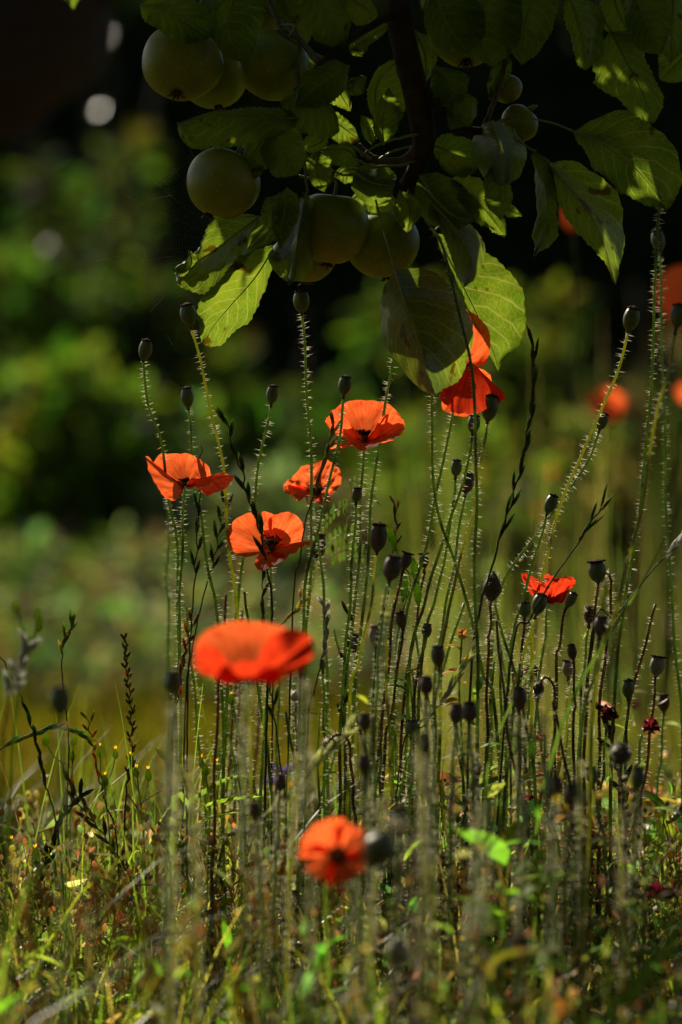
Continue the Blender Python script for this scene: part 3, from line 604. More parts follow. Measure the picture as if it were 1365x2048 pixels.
twig([(640, 125, -.05), (560, 40, .02), (470, -10, .03), (400, -40, .03)], .0028, .002)
for q in [[(835, 268, -.02), (800, 276, -.03), (755, 290, -.03), (722, 312, -.02)], [(742, 318, -.02), (722, 305, -.025), (700, 288, -.03), (690, 283, -.03)], [(600, 352, -.02), (622, 356, -.02), (645, 352, -.02)],
          [(607, 300, -.03), (611, 340, -.03), (615, 385, -.02), (614, 420, -.01)], [(760, 318, -.02), (790, 300, -.03), (826, 292, -.03)], [(712, 318, -.03), (745, 332, -.035), (800, 330, -.03), (830, 322, -.02)], [(600, 300, -.02), (632, 330, -.02), (652, 380, -.01)], [(722, 345, -.02), (690, 350, -.02), (665, 340, -.02)]]:
    twig(q, .0012, .0008, 'petiole', name='spur')
# apples
def apple(label, px, py, r, Y, ax=(0, 0, -1), stalk=None, mat='apple'):
    """ax points to the blossom end"""
    c = P(px, py, Y); Rr = r * (Y + DIST) / DIST / PXM; ax = Vector(ax).normalized(); mb = MB(); prof = []
    n = 30
    for i in range(n + 1):
        th = math.pi * i / n; rr = math.sin(th) * (1.0 + .05 * math.cos(th)); h = -math.cos(th) * .94
        if th < .55: h += .17 * (1 - th / .55) ** 1.5
        if math.pi - th < .38: h -= .10 * (1 - (math.pi - th) / .38) ** 1.4
        prof.append((max(rr, .004) * Rr, h * Rr))
    sd = rnd(0, 50)
    lathe(mb, c, ax, prof, 40, wob=lambda a, t: 1 + .028 * math.cos(5 * a + sd) * t + .022 * math.sin(2 * a + sd) + .03 * noise.noise(Vector((math.cos(a) * 1.4, math.sin(a) * 1.4, t * 3 + sd))))
    o = mb.build('apple', M[mat], tree); o['label'] = label
    cb = MB(); e = c + ax * Rr * .86; a = ax.orthogonal().normalized(); b = ax.cross(a)
    for k in range(7):
        an = 2 * math.pi * k / 7 + rnd(-.2, .2); d = a * math.cos(an) + b * math.sin(an); L = Rr * rnd(.16, .3)
        q = [e + d * Rr * .05, e + d * L * .6 + ax * Rr * .12, e + d * L + ax * Rr * rnd(.08, .2)]
        tube(cb, q, lambda t: lerp(.0016, .0003, t) * Rr / .03, 5)
    cb.build('calyx', M['calyx'], o)
    if stalk:
        s_ = MB(); p0 = c - ax * Rr * .72; q = P(*stalk); tube(s_, cr([p0, p0 - ax * Rr * .5, q], 12), lambda t: .0011 + .0006 * abs(t - .5), 7)
        s_.build('stalk', M['petiole'], o)
    return o
apple('apple in deep shade at the upper left with a dried calyx below', 364, 126, 80, -.03, (-.12, -.5, -1), (420, -20, -.01))
apple('apple half hidden behind the upper left one', 428, 152, 70, .04, (.15, -.1, -1), (450, 10, .03))
apple('round apple with a sunlit top right of the upper left pair', 545, 131, 74, -.01, (-.6, .3, -1), (560, 50, -.01))
apple('apple hanging alone lower left below the dark leaf', 447, 367, 76, -.035, (-.45, -.05, -1), (478, 300, -.01))
apple('large apple with a sunlit top in the central cluster', 662, 456, 78, .0, (-.1, .1, -1), (640, 340, -.005))
apple('apple lowest left in the central cluster', 614, 505, 64, .035, (0, .2, -1), (620, 420, .02))
apple('apple lowest right in the central cluster, faintly blushed', 766, 488, 74, .03, (.12, .15, -1), (800, 400, .01))
apple('dark apple in shade at the top right of the main branch', 930, 62, 76, .02, (.05, -.35, -1), (945, -40, .02))
apple('small young apple with a petiole across it', 1039, 246, 38, .015, (-.7, .1, -.8), (985, 250, .0))
apple('tiny young apple above the small one', 1015, 178, 30, .015, (.4, .1, -1), (1003, 130, .01))
apple('blemished apple high at the top left, partly out of the picture', 505, 25, 62, .05, (.2, -.4, -1), (520, -60, .05))

def aleaf(mid, left, right, Y=0.0, label=None, cup=.002, ruf=.0012, seed=None, rows=44, half=9, petiole=None, tooth=.0018, dy=0):
    def pp(l): return [P(p[0], p[1], (p[2] if len(p) > 2 else Y) + dy) for p in l]
    m = pp(mid); A = cr([m[0]] + pp(left) + [m[-1]], rows); Bm = cr(m, rows); C = cr([m[0]] + pp(right) + [m[-1]], rows)
    sd = seed if seed is not None else rnd(0, 99)
    nrm = Vector((0, 0, 0))
    for i in range(1, rows): nrm += (A[i] - Bm[i]).cross(Bm[i] - Bm[i - 1]) + (Bm[i] - C[i]).cross(Bm[i] - Bm[i - 1])
    nrm = nrm.normalized() if nrm.length > 1e-12 else Vector((0, -1, 0))
    R_ = []
    for i in range(rows):
        row = []; t = i / (rows - 1)
        for j in range(-half, half + 1):
            u = abs(j) / half; E = A[i] if j < 0 else C[i]
            p = Bm[i].lerp(E, u); wd = (E - Bm[i]).length
            p = p + nrm * (cup * math.sin(math.pi * u) * min(1, wd / .012)) + nrm * ruf * u * noise.noise(Vector((t * 5, j * .25 + sd, sd))) * 4 + (E - Bm[i]) * u * (.16 * noise.noise(Vector((t * 6, sd * 2, j // 40))) - .35 * max(0, noise.noise(Vector((t * 9, sd * 3, j // 40 + 7))) - .42))
            p = p + nrm * .0007 * u * math.sin(t * 8.5 * 6.283 - u * 3.5) * min(1, wd / .01)
            if abs(j) == half and 1 < i < rows - 2:
                p = p + (E - Bm[i]).normalized() * tooth * ((i % 2) * (.6 + .5 * noise.noise(Vector((i * .7, sd, j)))) - .3) * min(1, wd / .008)
            row.append(p)
        R_.append(row)
    mb = MB(); nr, nc = len(R_), len(R_[0]); L = sum((b - a).length for a, b in zip(Bm, Bm[1:]))
    grid(mb, R_); o = mb.build('leaf', M['apple_leaf'], tree)
    if label: o['label'] = label
    rb = MB(); off = nrm * -.0006
    tube(rb, [Bm[i] + nrm * .0002 for i in range(0, rows - 3, 2)], lambda t: lerp(.0008, .00025, t), 5); rb.build('midrib', M['petiole'], o)
    if petiole:
        pb = MB(); tube(pb, cr(pp(petiole) + [m[0]], 14), lambda t: .0009, 6); pb.build('petiole', M['petiole'], o)
    return o
# right upper bright leaves
aleaf([(1136, -20), (1160, 60), (1172, 140)], [(1128, 20, .01), (1143, 80, .012), (1156, 128, .01)], [(1195, 10, -.01), (1213, 60, -.015), (1196, 118, -.008)], .01, 'sunlit toothed leaf hanging from the top edge')
aleaf([(1222, 62), (1252, 120), (1285, 185), (1308, 246)], [(1198, 98, .01), (1180, 145, .014), (1222, 188, .012), (1262, 226, .008), (1290, 243, .004)], [(1270, 66, -.01), (1293, 110, -.012), (1318, 168, -.01), (1330, 200, -.008)], .0, 'brightest large toothed leaf at the upper right with nibbled edge', petiole=[(1190, -20), (1205, 30)])
aleaf([(1225, -25), (1240, 30), (1275, 90)], [(1195, 20, .01), (1212, 60, .01)], [(1285, 0, -.01), (1300, 50, -.01)], .02)
aleaf([(1350, -30), (1345, 50), (1342, 128)], [(1322, 10), (1318, 70, .01)], [(1385, 0, -.01), (1378, 80, -.005)], .01)
aleaf([(1270, -20), (1295, 50), (1322, 110)], [(1250, 40), (1275, 95)], [(1335, 10), (1345, 70)], -.03)
aleaf([(1400, 60), (1370, 110), (1320, 160)], [(1360, 60), (1320, 110)], [(1395, 130), (1350, 165)], .03)
# big shaded right leaf
aleaf([(1148, 262), (1210, 290), (1280, 345), (1336, 420)], [(1185, 238, .012), (1240, 226, .02), (1300, 240, .024), (1345, 290, .022), (1362, 350, .014), (1350, 400, .005)], [(1168, 300, -.01), (1205, 350, -.014), (1255, 390, -.014), (1305, 412, -.008)], -.02, 'broad shaded leaf at the right with a sunlit patch', petiole=[(1005, 245), (1050, 238), (1100, 244)], cup=.004)
aleaf([(1095, 325), (1145, 385), (1195, 455), (1232, 570)], [(1110, 390, -.01), (1140, 445, -.012), (1180, 490, -.012), (1215, 535, -.006)], [(1150, 325, .012), (1205, 360, .02), (1245, 415, .022), (1253, 470, .018), (1240, 530, .008)], -.01, 'long pointed leaf at the right, its outer edge glowing', petiole=[(1035, 280), (1065, 300)], cup=-.003)
aleaf([(1068, 298), (1088, 360), (1095, 430), (1070, 512)], [(1064, 330, .012), (1074, 390, .014), (1075, 440, .01), (1066, 480, .006)], [(1110, 330, -.01), (1128, 400, -.014), (1122, 450, -.012), (1095, 490, -.006)], -.015, 'curled narrow leaf with a pale rolled edge', ruf=.003)
aleaf([(985, 240), (1002, 300), (1004, 372)], [(950, 262, .006), (944, 305, .01), (965, 350, .006)], [(1035, 262, .006), (1056, 310, .01), (1042, 352, .006)], -.045, 'dark round leaf right of the branch knob')
aleaf([(868, 290), (912, 308), (957, 322)], [(885, 268, .01), (930, 272, .012), (952, 290, .01)], [(880, 335, -.01), (925, 350, -.012), (952, 342, -.006)], .03, 'yellow-green sunlit leaf right of the branch')
aleaf([(898, 362), (935, 385), (972, 420), (1012, 472)], [(925, 345, .01), (968, 360, .012), (1000, 410, .01)], [(905, 395, -.01), (935, 430, -.012), (980, 460, -.008)], .0, petiole=[(815, 358), (850, 352)])
aleaf([(840, 350), (872, 400), (910, 432), (955, 440)], [(880, 345, 0), (930, 375, 0), (960, 415, 0)], [(828, 395, 0), (850, 440, 0), (905, 460, 0)], -.04)
aleaf([(985, 330), (1000, 380), (1003, 440)], [(968, 360), (975, 410)], [(1018, 360), (1025, 400)], -.02)
aleaf([(998, 400), (1018, 418), (1045, 432)], [(1012, 398), (1032, 415)], [(1005, 425), (1025, 436)], .03, 'tiny bright leaf tip right of the central leaves')
# red-brown + bright leaf before the poppy
aleaf([(872, 466), (912, 545), (955, 630), (990, 712), (995, 745)], [(885, 500, -.008), (915, 575, -.01), (945, 640, -.012), (978, 700, -.006)], [(920, 470, .014), (965, 500, .02), (1012, 525, .022), (1045, 575, .02), (1050, 640, .016), (1035, 690, .01), (1005, 722, .004)], .0, 'bright hanging leaf overlapping the deep red poppy, shaded along its midrib', petiole=[(850, 440)], cup=-.003, dy=.035)
aleaf([(860, 400), (905, 450), (945, 520), (930, 575)], [(870, 440, 0), (900, 500, 0), (915, 550, 0)], [(920, 430, 0), (965, 480, 0), (960, 545, 0)], -.035)
# big dark front leaf
aleaf([(790, 540), (812, 610), (838, 690), (872, 788)], [(770, 580, .012), (762, 640, .018), (770, 695, .02), (800, 735, .016), (840, 775, .008)], [(850, 535, -.012), (905, 570, -.016), (938, 630, -.016), (938, 700, -.012), (918, 755, -.006)], -.05, 'largest dark leaf hanging at the centre with one glowing edge', petiole=[(752, 400, .0), (770, 470, -.02)], cup=.004, dy=-.03)
# left lower bright leaves
aleaf([(520, 432), (470, 470), (415, 510), (350, 548)], [(480, 425, .01), (428, 440, .014), (405, 480, .014), (378, 520, .02), (352, 532, .014)], [(525, 480, -.01), (490, 530, -.014), (440, 565, -.012), (400, 588, -.008), (362, 575, -.004)], .01, 'bright toothed leaf at the left with a pale curled tip')
aleaf([(378, 500), (384, 525), (370, 545), (345, 540)], [(392, 510, .01), (396, 530, .01), (375, 558, .006)], [(375, 512, -.008), (372, 528, -.01), (358, 536, -.006)], -.012, 'pale curled leaf edge catching the sun', tooth=.0003)
aleaf([(550, 492), (510, 555), (462, 610), (425, 655), (408, 690)], [(505, 500, -.012), (455, 545, -.016), (412, 585, -.016), (398, 640, -.01), (402, 675, -.004)], [(548, 530, .01), (528, 590, .014), (498, 645, .014), (455, 682, .01), (425, 694, .004)], -.005, 'long hanging leaf lowest at the left, glowing along its right edge')
aleaf([(612, 385), (600, 450), (590, 510), (583, 573)], [(585, 430, .01), (555, 480, .012), (548, 520, .008), (570, 555, .002)], [(640, 430, -.008), (645, 485, -.01), (625, 525, -.008), (600, 555, -.004)], -.045, 'yellowish curled leaf hanging before the central apples', ruf=.004)
aleaf([(560, 385), (555, 425), (535, 465), (495, 498)], [(530, 400), (520, 440), (500, 475)], [(585, 400), (575, 450), (540, 490)], -.04, ruf=.003)
aleaf([(575, 375), (570, 420), (562, 470), (560, 500)], [(552, 400), (545, 450)], [(600, 400), (592, 450)], -.055)
# leaves round the hub
aleaf([(708, 345), (745, 365), (790, 372)], [(725, 330, 0), (765, 326, 0), (790, 345, 0)], [(705, 380, 0), (735, 412, 0), (775, 405, 0)], -.05, 'small round dark leaf at the centre above the apples')
aleaf([(770, 250), (752, 205), (760, 160), (800, 118)], [(742, 225), (736, 180), (752, 140), (780, 122)], [(800, 240), (815, 200), (818, 150)], .02, 'bright green leaf standing left of the main branch')
aleaf([(812, 165), (802, 130), (796, 82)], [(795, 150), (788, 115)], [(822, 150), (812, 110)], .0)
aleaf([(768, 290), (766, 240), (778, 175)], [(748, 262), (752, 215)], [(795, 262), (800, 215)], -.02)
aleaf([(745, 290), (738, 262), (722, 230)], [(728, 275), (722, 250)], [(758, 265), (745, 240)], -.01)
aleaf([(690, 172), (712, 160), (735, 152)], [(700, 158), (720, 148)], [(705, 192), (728, 188)], .0, 'small dried pale leaf curled behind the hub', ruf=.004, tooth=.0004)
aleaf([(612, 108), (645, 140), (672, 175), (702, 222)], [(640, 108, .01), (680, 130, .01), (700, 175, .01)], [(605, 140), (630, 185), (670, 210)], .03, 'sunlit leaf behind the thin dark twig')
aleaf([(720, 330), (695, 300), (640, 300)], [(705, 295), (670, 288)], [(700, 335), (665, 325)], -.01)
aleaf([(722, 345), (700, 338), (668, 352)], [(705, 322), (680, 335)], [(715, 362), (690, 366)], .0)
aleaf([(560, 205), (610, 195), (665, 225), (680, 262)], [(590, 180), (640, 188), (672, 225)], [(580, 250), (625, 272), (660, 275)], -.06)
aleaf([(625, 255), (600, 250), (562, 250)], [(612, 262), (585, 268)], [(605, 240), (580, 238)], .02)
aleaf([(655, 265), (640, 285), (605, 300)], [(655, 290), (630, 306)], [(635, 262), (612, 275)], .01)
aleaf([(655, 235), (680, 250), (720, 280)], [(675, 225), (705, 250)], [(665, 275), (700, 290)], .05)
aleaf([(600, 235), (520, 238), (430, 232), (356, 246)], [(560, 215), (480, 215), (400, 230)], [(570, 268), (500, 290), (410, 295), (375, 270)], -.06, 'long dark leaf lying across the upper left', cup=.004)
aleaf([(355, 245), (375, 268), (402, 298)], [(375, 250), (395, 272)], [(358, 268), (380, 295)], .01)
aleaf([(540, 250), (565, 300), (595, 350)], [(520, 290), (545, 350)], [(600, 270), (612, 320)], -.055)
aleaf([(545, 245), (520, 285), (495, 330), (490, 370)], [(510, 262), (485, 310)], [(548, 290), (530, 345)], -.05)
aleaf([(480, 265), (510, 285), (530, 310)], [(500, 262), (530, 282)], [(480, 290), (508, 312)], .03)
aleaf([(700, 100), (740, 75), (782, 48)], [(715, 72), (755, 48)], [(725, 100), (765, 70)], .02, 'sunlit leaf tip left of the branch top')
aleaf([(700, 75), (735, 95), (725, 112)], [(735, 75), (735, 90)], [(700, 98), (708, 110)], .03)
aleaf([(560, -20), (585, 40), (610, 95)], [(545, 20), (565, 70)], [(610, 15), (625, 60)], .03)
aleaf([(690, -10), (735, 20), (745, 50)], [(730, -10), (755, 25)], [(690, 25), (715, 50)], .03)
aleaf([(800, 380), (820, 420), (815, 465)], [(790, 405), (795, 445)], [(842, 400), (838, 440)], -.02)
aleaf([(600, -25), (660, 30), (690, 95)], [(640, -20), (700, 30)], [(600, 30), (640, 85)], -.05)
aleaf([(280, 10), (340, 22), (420, 75)], [(330, -20), (400, 10), (430, 50)], [(290, 40), (340, 72), (390, 92)], -.07, 'broad black-green leaf over the upper left apple', cup=.005)
aleaf([(470, -20), (455, 60), (490, 130)], [(420, 20), (435, 95)], [(520, 10), (515, 90)], -.06)
aleaf([(700, 130), (640, 170), (590, 215)], [(660, 120), (600, 160)], [(690, 175), (640, 215)], -.07)
aleaf([(870, -30), (890, 40), (940, 110)], [(850, 20), (870, 90)], [(950, -10), (975, 60)], -.06)
aleaf([(980, -30), (960, 60), (985, 135)], [(920, 0), (930, 90)], [(1040, 0), (1040, 80)], -.05)
aleaf([(1075, -30), (1050, 50), (1045, 130)], [(1015, 0), (1010, 80)], [(1115, 0), (1095, 85)], -.04)
aleaf([(980, 200), (1000, 150), (1015, 108)], [(975, 165), (995, 120)], [(1010, 170), (1025, 130)], .0, 'small dried leaf with a bright white patch', ruf=.004)
aleaf([(870, 130), (900, 165), (905, 215)], [(860, 160), (875, 205)], [(935, 150), (930, 195)], -.04)
aleaf([(930, 180), (925, 225), (900, 260)], [(900, 190), (895, 235)], [(955, 205), (945, 245)], -.03)
aleaf([(830, 60), (850, 110), (852, 165)], [(825, 90), (835, 140)], [(870, 80), (872, 130)], .03)
aleaf([(640, 300), (632, 340), (650, 385)], [(612, 320), (622, 365)], [(662, 315), (665, 355)], -.03)
aleaf([(700, 400), (735, 385), (775, 400), (800, 440)], [(730, 370), (790, 395)], [(715, 415), (760, 430)], .04)

# the rest of the crown, above and toward the sun; leaves that shade the fruiting branch but not the poppies
cb = MB(); tb = MB()
limb = cr([(1.25, .47, 1.45), (.9, .25, 1.6), (.5, .05, 1.5), (.2, -.02, 1.25), (.05, 0, 1.0)], 40)
def leafcard(mb, o, d, up, L, W, mi=0, c=(1, 1, 1), n=3, fold=.25, droop=.25):
    d = d.normalized(); s = d.cross(up)
    s = s.normalized() if s.length > 1e-6 else d.orthogonal().normalized()
    nn = s.cross(d); vs = []; fs = []; uv = []
    for i in range(n + 1):
        t = i / n; w_ = W * .5 * math.sin(math.pi * min(1, t * .86 + .10)) ** .8 if i < n else 0
        if i == 0: w_ = W * .06
        m_ = o + d * L * t - nn * L * droop * t * t
        vs += [m_ - s * w_ + nn * w_ * fold, m_, m_ + s * w_ + nn * w_ * fold]; uv += [(0, t), (.5, t), (1, t)]
    for i in range(n):
        a = i * 3; fs += [(a, a + 1, a + 4, a + 3), (a + 1, a + 2, a + 5, a + 4)]
    mb.add(vs, fs, mi, uv, c)
LIT = [(1280, 180, 60), (1165, 80, 45), (1340, 60, 40), (1015, 600, 60), (460, 650, 50), (520, 560, 30), (450, 490, 45), (760, 180, 35), (650, 160, 40), (925, 310, 40), (965, 430, 35), (785, 690, 35), (1247, 470, 24), (1290, 290, 18),
       (378, 340, 55), (548, 65, 40), (495, 110, 35), (290, 120, 52), (660, 395, 36), (760, 420, 28), (1028, 222, 26), (745, 300, 40), (600, 270, 25), (740, 70, 30), (1100, 430, 20), (580, 470, 30)]
def lands(p):
    """does the shadow of p fall on the flowers or on a sunlit gap?"""
    if p.y > 0:
        q = p - SUN * (p.y / SUN.y)
        for lx, ly, lr in LIT:
            c_ = P(lx, ly, 0)
            if (q - c_).length < lr * .75 / PXM + .016: return True
    for Yp, x0, x1, z0, z1 in ((-.2, -.5, .5, -.1, .40), (-.3, -.36, -.13, .1, .38), (-.35, -.3, .3, 0, .2), (0.0, -.45, .42, 0, .655), (.1, -.45, .42, 0, .66), (-.44, -.15, .02, .27, .40), (-.5, -.05, .05, .15, .26)):
        if p.y > Yp:
            t = (p.y - Yp) / SUN.y; q = p - SUN * t
            if x0 < q.x < x1 and z0 < q.z < z1: return True
    return False
cnt = 0
while cnt < 3900:
    if cnt < 780:   # near-frame cluster shading the branch
        t = rnd(.12, .8); tgt = Vector((rnd(-.26, .33), rnd(-.05, .03), rnd(.66, .9))); p = tgt + SUN * t; lw = .05
        if p.z < CZ + 1130 * (p.y + DIST) / DIST / PXM: continue
    else:
        lw = .07; k = limb[random.randrange(40)]; p = k + Vector((rnd(-.7, .5), rnd(-2.0, .45), rnd(-.12, .9)))
        if p.z < .98 + .12 * max(0, p.y): continue
        if p.z < CZ + 1150 * (p.y + DIST) / DIST / PXM: continue
    if lands(p) and not (cnt >= 780 and p.y < -.2): continue
    d = Vector((rnd(-1, 1), rnd(-1, 1), rnd(-1.2, .2)))
    leafcard(cb, p, d, Vector((rnd(-.5, .5), rnd(-.5, .5), 1)), lw * rnd(.85, 1.3), lw * rnd(.55, .7), n=4)
    if cnt % 9 == 0:
        q = min(limb, key=lambda a: (a - p).length)
        tube(tb, cr([q, q.lerp(p, .5) + Vector((0, 0, .05)), p], 6), lambda t: lerp(.004, .0012, t), 5)
    cnt += 1
cr_o = cb.build('crown', M['apple_leaf'], tree); tb.build('crown_twigs', M['bark'], tree)

# spider web between the lower left leaves and the air
wb = MB(); c0 = P(455, 500, .03)
ctr = (470, 490)
sp = []
for k in range(11):
    a = R(115 + k * 13.5); L = rnd(190, 285)
    e = (ctr[0] + math.cos(a) * L, ctr[1] - math.sin(a) * L); sp.append((a, L))
    tube(wb, [P(ctr[0], ctr[1], .02), P((ctr[0] + e[0]) / 2, (ctr[1] + e[1]) / 2 + 2, .025), P(e[0], e[1], .03)], .000022, 3)
for r_ in range(26):
    rr = 62 + r_ * 5.6; pts = []
    for k, (a, L) in enumerate(sp):
        if rr < L and not (r_ > 18 and k > 8): pts.append(P(ctr[0] + math.cos(a) * rr * (1 + .02 * math.sin(k * 2)), ctr[1] - math.sin(a) * rr, lerp(.02, .03, rr / 250)))
    for a_, b_ in zip(pts, pts[1:]): tube(wb, [a_, a_.lerp(b_, .5) + (c0 - a_).normalized() * .0006, b_], .00003, 3, cap=False)
for q in [((190, 522), (240, 512)), ((282, 522), (345, 512)), ((305, 398), (345, 390)), ((345, 690), (335, 670)), ((330, 590), (300, 625))]:
    tube(wb, [P(q[0][0], q[0][1], .02), P(q[1][0], q[1][1], .02)], .0001, 3)
w_ = wb.build('spider_web', M['web']); tag(w_, 'faint torn spider web hanging left of the lowest apple leaves', 'spider web')

# ------------------------------------------------------------------ grasses and weeds standing out of the thicket
def grass_spike(label, pts, Y, n=9, s0=0, s1=.5, W=.0026, L=.011, c=(.05, .07, .025), cat='grass', r=.0008, foot=None, mat='stem_dark', hm='dry', group='grass spikes among the poppies', spread=.22, Yb=None, wav=.0012):
    path = stem_path(pts, Y, Yb, foot, 60); t = thing('grass_spike', label, cat, path[-1], group)
    for i in range(1, 59): path[i] = path[i] + Vector((math.sin(i * 1.9), 0, 0)) * wav * (1 if i / 59 < s1 else .2)
    mb = MB(); tube(mb, path, lambda q: lerp(r * .6, r * 1.3, q), 6); mb.build('stem', M[mat], t)
    sb = MB(); fr = frames(path)
    for k in range(n):
        q = lerp(s0, s1, k / max(1, n - 1)); i = min(58, int(q * 59)); p, tg, a, b = fr[i]
        sd = 1 if k % 2 else -1; d = (-tg + Vector((sd * spread, rnd(-.15, .15), 0))).normalized()
        for j in range(3):
            dd = (d + Vector((rnd(-.12, .12), rnd(-.12, .12), 0))).normalized(); l = L * rnd(.75, 1.1); pp_ = p + d * j * L * .22
            prof = [(W * .12, 0), (W * .42, l * .25), (W * .5, l * .45), (W * .3, l * .75), (W * .04, l)]
            lathe(sb, pp_, dd, prof, 6, 0, tuple(min(.6, x * 1.9 * rnd(.7, 1.5)) for x in c))
    sb.build('spikelets', M[hm], t); return t
GS = grass_spike
GS('dark jagged ryegrass spike crossing in front of the open orange poppy', [(456, 850), (468, 900), (487, 950), (492, 985), (508, 1020), (522, 1070), (535, 1140), (545, 1220), (535, 1400)], -.02, n=9, s1=.34, W=.004, L=.013, foot=520, r=.0011)
GS('twisted grass spike between the green seed head and the small crumpled poppy', [(668, 855), (655, 900), (640, 950), (628, 990), (612, 1040), (600, 1120), (585, 1250)], .0, n=9, s1=.2, W=.0028, L=.011, c=(.14, .11, .06), foot=560)
GS('long dark twisted grass spike right of the deep red poppy', [(1067, 700), (1064, 800), (1055, 870), (1040, 940), (1022, 1010), (1003, 1070), (980, 1150), (960, 1220), (940, 1400)], -.03, n=17, s1=.38, W=.0026, L=.014, foot=925, r=.0011, spread=.1)
GS('plain dark grass blade leaning right above the low crumpled poppy', [(1202, 1015), (1170, 1065), (1140, 1110), (1105, 1160), (1060, 1240), (1020, 1340)], -.06, n=5, s1=.12, W=.0022, L=.015, foot=960, r=.001, spread=.06)
GS('sunlit whitish grass spike entering from the right edge', [(1380, 1060), (1350, 1095), (1310, 1135), (1270, 1185), (1230, 1235), (1180, 1300)], -.04, n=6, s1=.13, W=.0028, L=.015, hm='white', foot=1120, spread=.1)
GS('narrow grass spike left of the tongue-petalled poppy with open spikelets', [(403, 890), (400, 950), (396, 1060), (388, 1180), (380, 1300), (375, 1450)], .02, n=8, s0=.1, s1=.3, W=.003, L=.01, foot=372)
GS('grass spike with dark spikelets right of the wing-petalled poppy stem', [(450, 1010), (440, 1060), (428, 1120), (408, 1190), (385, 1300), (370, 1450)], .02, n=8, s1=.2, W=.0032, L=.011, foot=360)
GS('brown-tipped grass spike standing at the left of the largest poppy', [(384, 1245), (374, 1290), (365, 1330), (355, 1400), (345, 1500)], -.02, n=10, s1=.3, W=.0028, L=.009, c=(.2, .1, .06), foot=335)
GS('dark grass spike bent under the largest poppy', [(530, 1140), (524, 1200), (530, 1290), (545, 1400), (560, 1520), (575, 1650)], .03, n=9, s0=.05, s1=.4, W=.003, L=.011, foot=585)
GS('grass spike with open pale spikelets right of the largest poppy top', [(602, 1205), (590, 1222), (572, 1240), (556, 1262), (548, 1340), (545, 1450)], .02, n=7, s1=.14, W=.0028, L=.009, c=(.25, .2, .1), foot=540)
GS('slim grass spike with dark spikelets between hairy stems, centre', [(790, 1010), (792, 1060), (788, 1110), (775, 1200), (750, 1350)], .04, n=9, s1=.16, W=.0022, L=.008, c=(.12, .1, .05), foot=735)
GS('black-brown spike left of the pale husked one at the centre', [(697, 1230), (692, 1290), (690, 1350), (685, 1440), (680, 1560)], .02, n=10, s1=.4, W=.0032, L=.01, foot=676)
GS('pale husked grass spike lit like white beads', [(650, 1215), (652, 1250), (650, 1290), (642, 1330), (630, 1380), (615, 1480)], .0, n=10, s1=.22, W=.0034, L=.008, hm='white', foot=600)
GS('upright meadow grass panicle at the left, tightest and darkest', [(250, 1278), (254, 1340), (262, 1420), (262, 1520), (250, 1640)], -.0, n=44, s1=.5, W=.0024, L=.0048, c=(.13, .10, .04), foot=240, spread=.55)
GS('green grass spike at the left with a kinked neck', [(143, 1250), (127, 1290), (124, 1340), (132, 1420), (138, 1500), (134, 1640)], -.0, n=9, s1=.12, W=.0026, L=.009, c=(.13, .17, .05), foot=128)
GS('arching ryegrass spike lying almost level at the left edge', [(150, 1464), (110, 1456), (70, 1468), (35, 1482), (0, 1500), (-40, 1530)], -.02, n=9, s1=.33, W=.0034, L=.014, c=(.12, .15, .06), foot=-60, spread=.2)
GS('brilliant white blurred grass spike at the far left', [(55, 1295), (42, 1330), (30, 1365), (18, 1400), (12, 1440), (5, 1550)], -.3, n=11, s1=.22, W=.0044, L=.011, hm='white', foot=0, Yb=-.33, spread=.5)
GS('dark curling grass spike at the lower left drooping leftward', [(160, 1590), (140, 1610), (118, 1650), (100, 1700), (82, 1750), (60, 1850), (30, 1950)], -.02, n=16, s1=.5, W=.004, L=.011, c=(.05, .055, .03), foot=20, r=.0012, spread=.3)
GS('dark grass spike running down right at the lower left', [(120, 1520), (160, 1610), (200, 1660), (240, 1720), (280, 1790), (330, 1900)], -.02, n=14, s0=.1, s1=.5, W=.0034, L=.012, c=(.1, .07, .03), foot=350, spread=.3)
GS('dark straight stalk leaning from the left edge', [(-10, 1290), (20, 1350), (60, 1440), (90, 1560), (120, 1700)], -.04, n=8, s0=.25, s1=.45, W=.003, L=.01, foot=150)
GS('thin brown-flecked grass spike between the panicle and the kinked spike', [(176, 1440), (185, 1490), (195, 1540), (212, 1610), (235, 1700)], .0, n=10, s1=.3, W=.0024, L=.008, c=(.2, .12, .04), foot=250, spread=.4)
GS('blurred grey grass stalk slanting across the lower centre', [(690, 1470), (650, 1510), (600, 1570), (545, 1620), (500, 1660), (440, 1720)], -.2, n=10, s1=.4, W=.0034, L=.014, c=(.45, .43, .38), foot=380, spread=.1, r=.0012)
GS('pale dry grass spike tilting right at the right of centre', [(942, 1315), (920, 1345), (900, 1380), (885, 1400), (850, 1450), (800, 1530)], -.05, n=8, s1=.25, W=.003, L=.012, c=(.35, .33, .27), foot=760, spread=.1)
GS('stout dark spike with bracts near the wilted black poppy', [(1210, 1425), (1222, 1480), (1235, 1530), (1248, 1600), (1250, 1700)], .0, n=10, s1=.4, W=.005, L=.012, c=(.05, .045, .025), foot=1250, spread=.5, r=.0016)

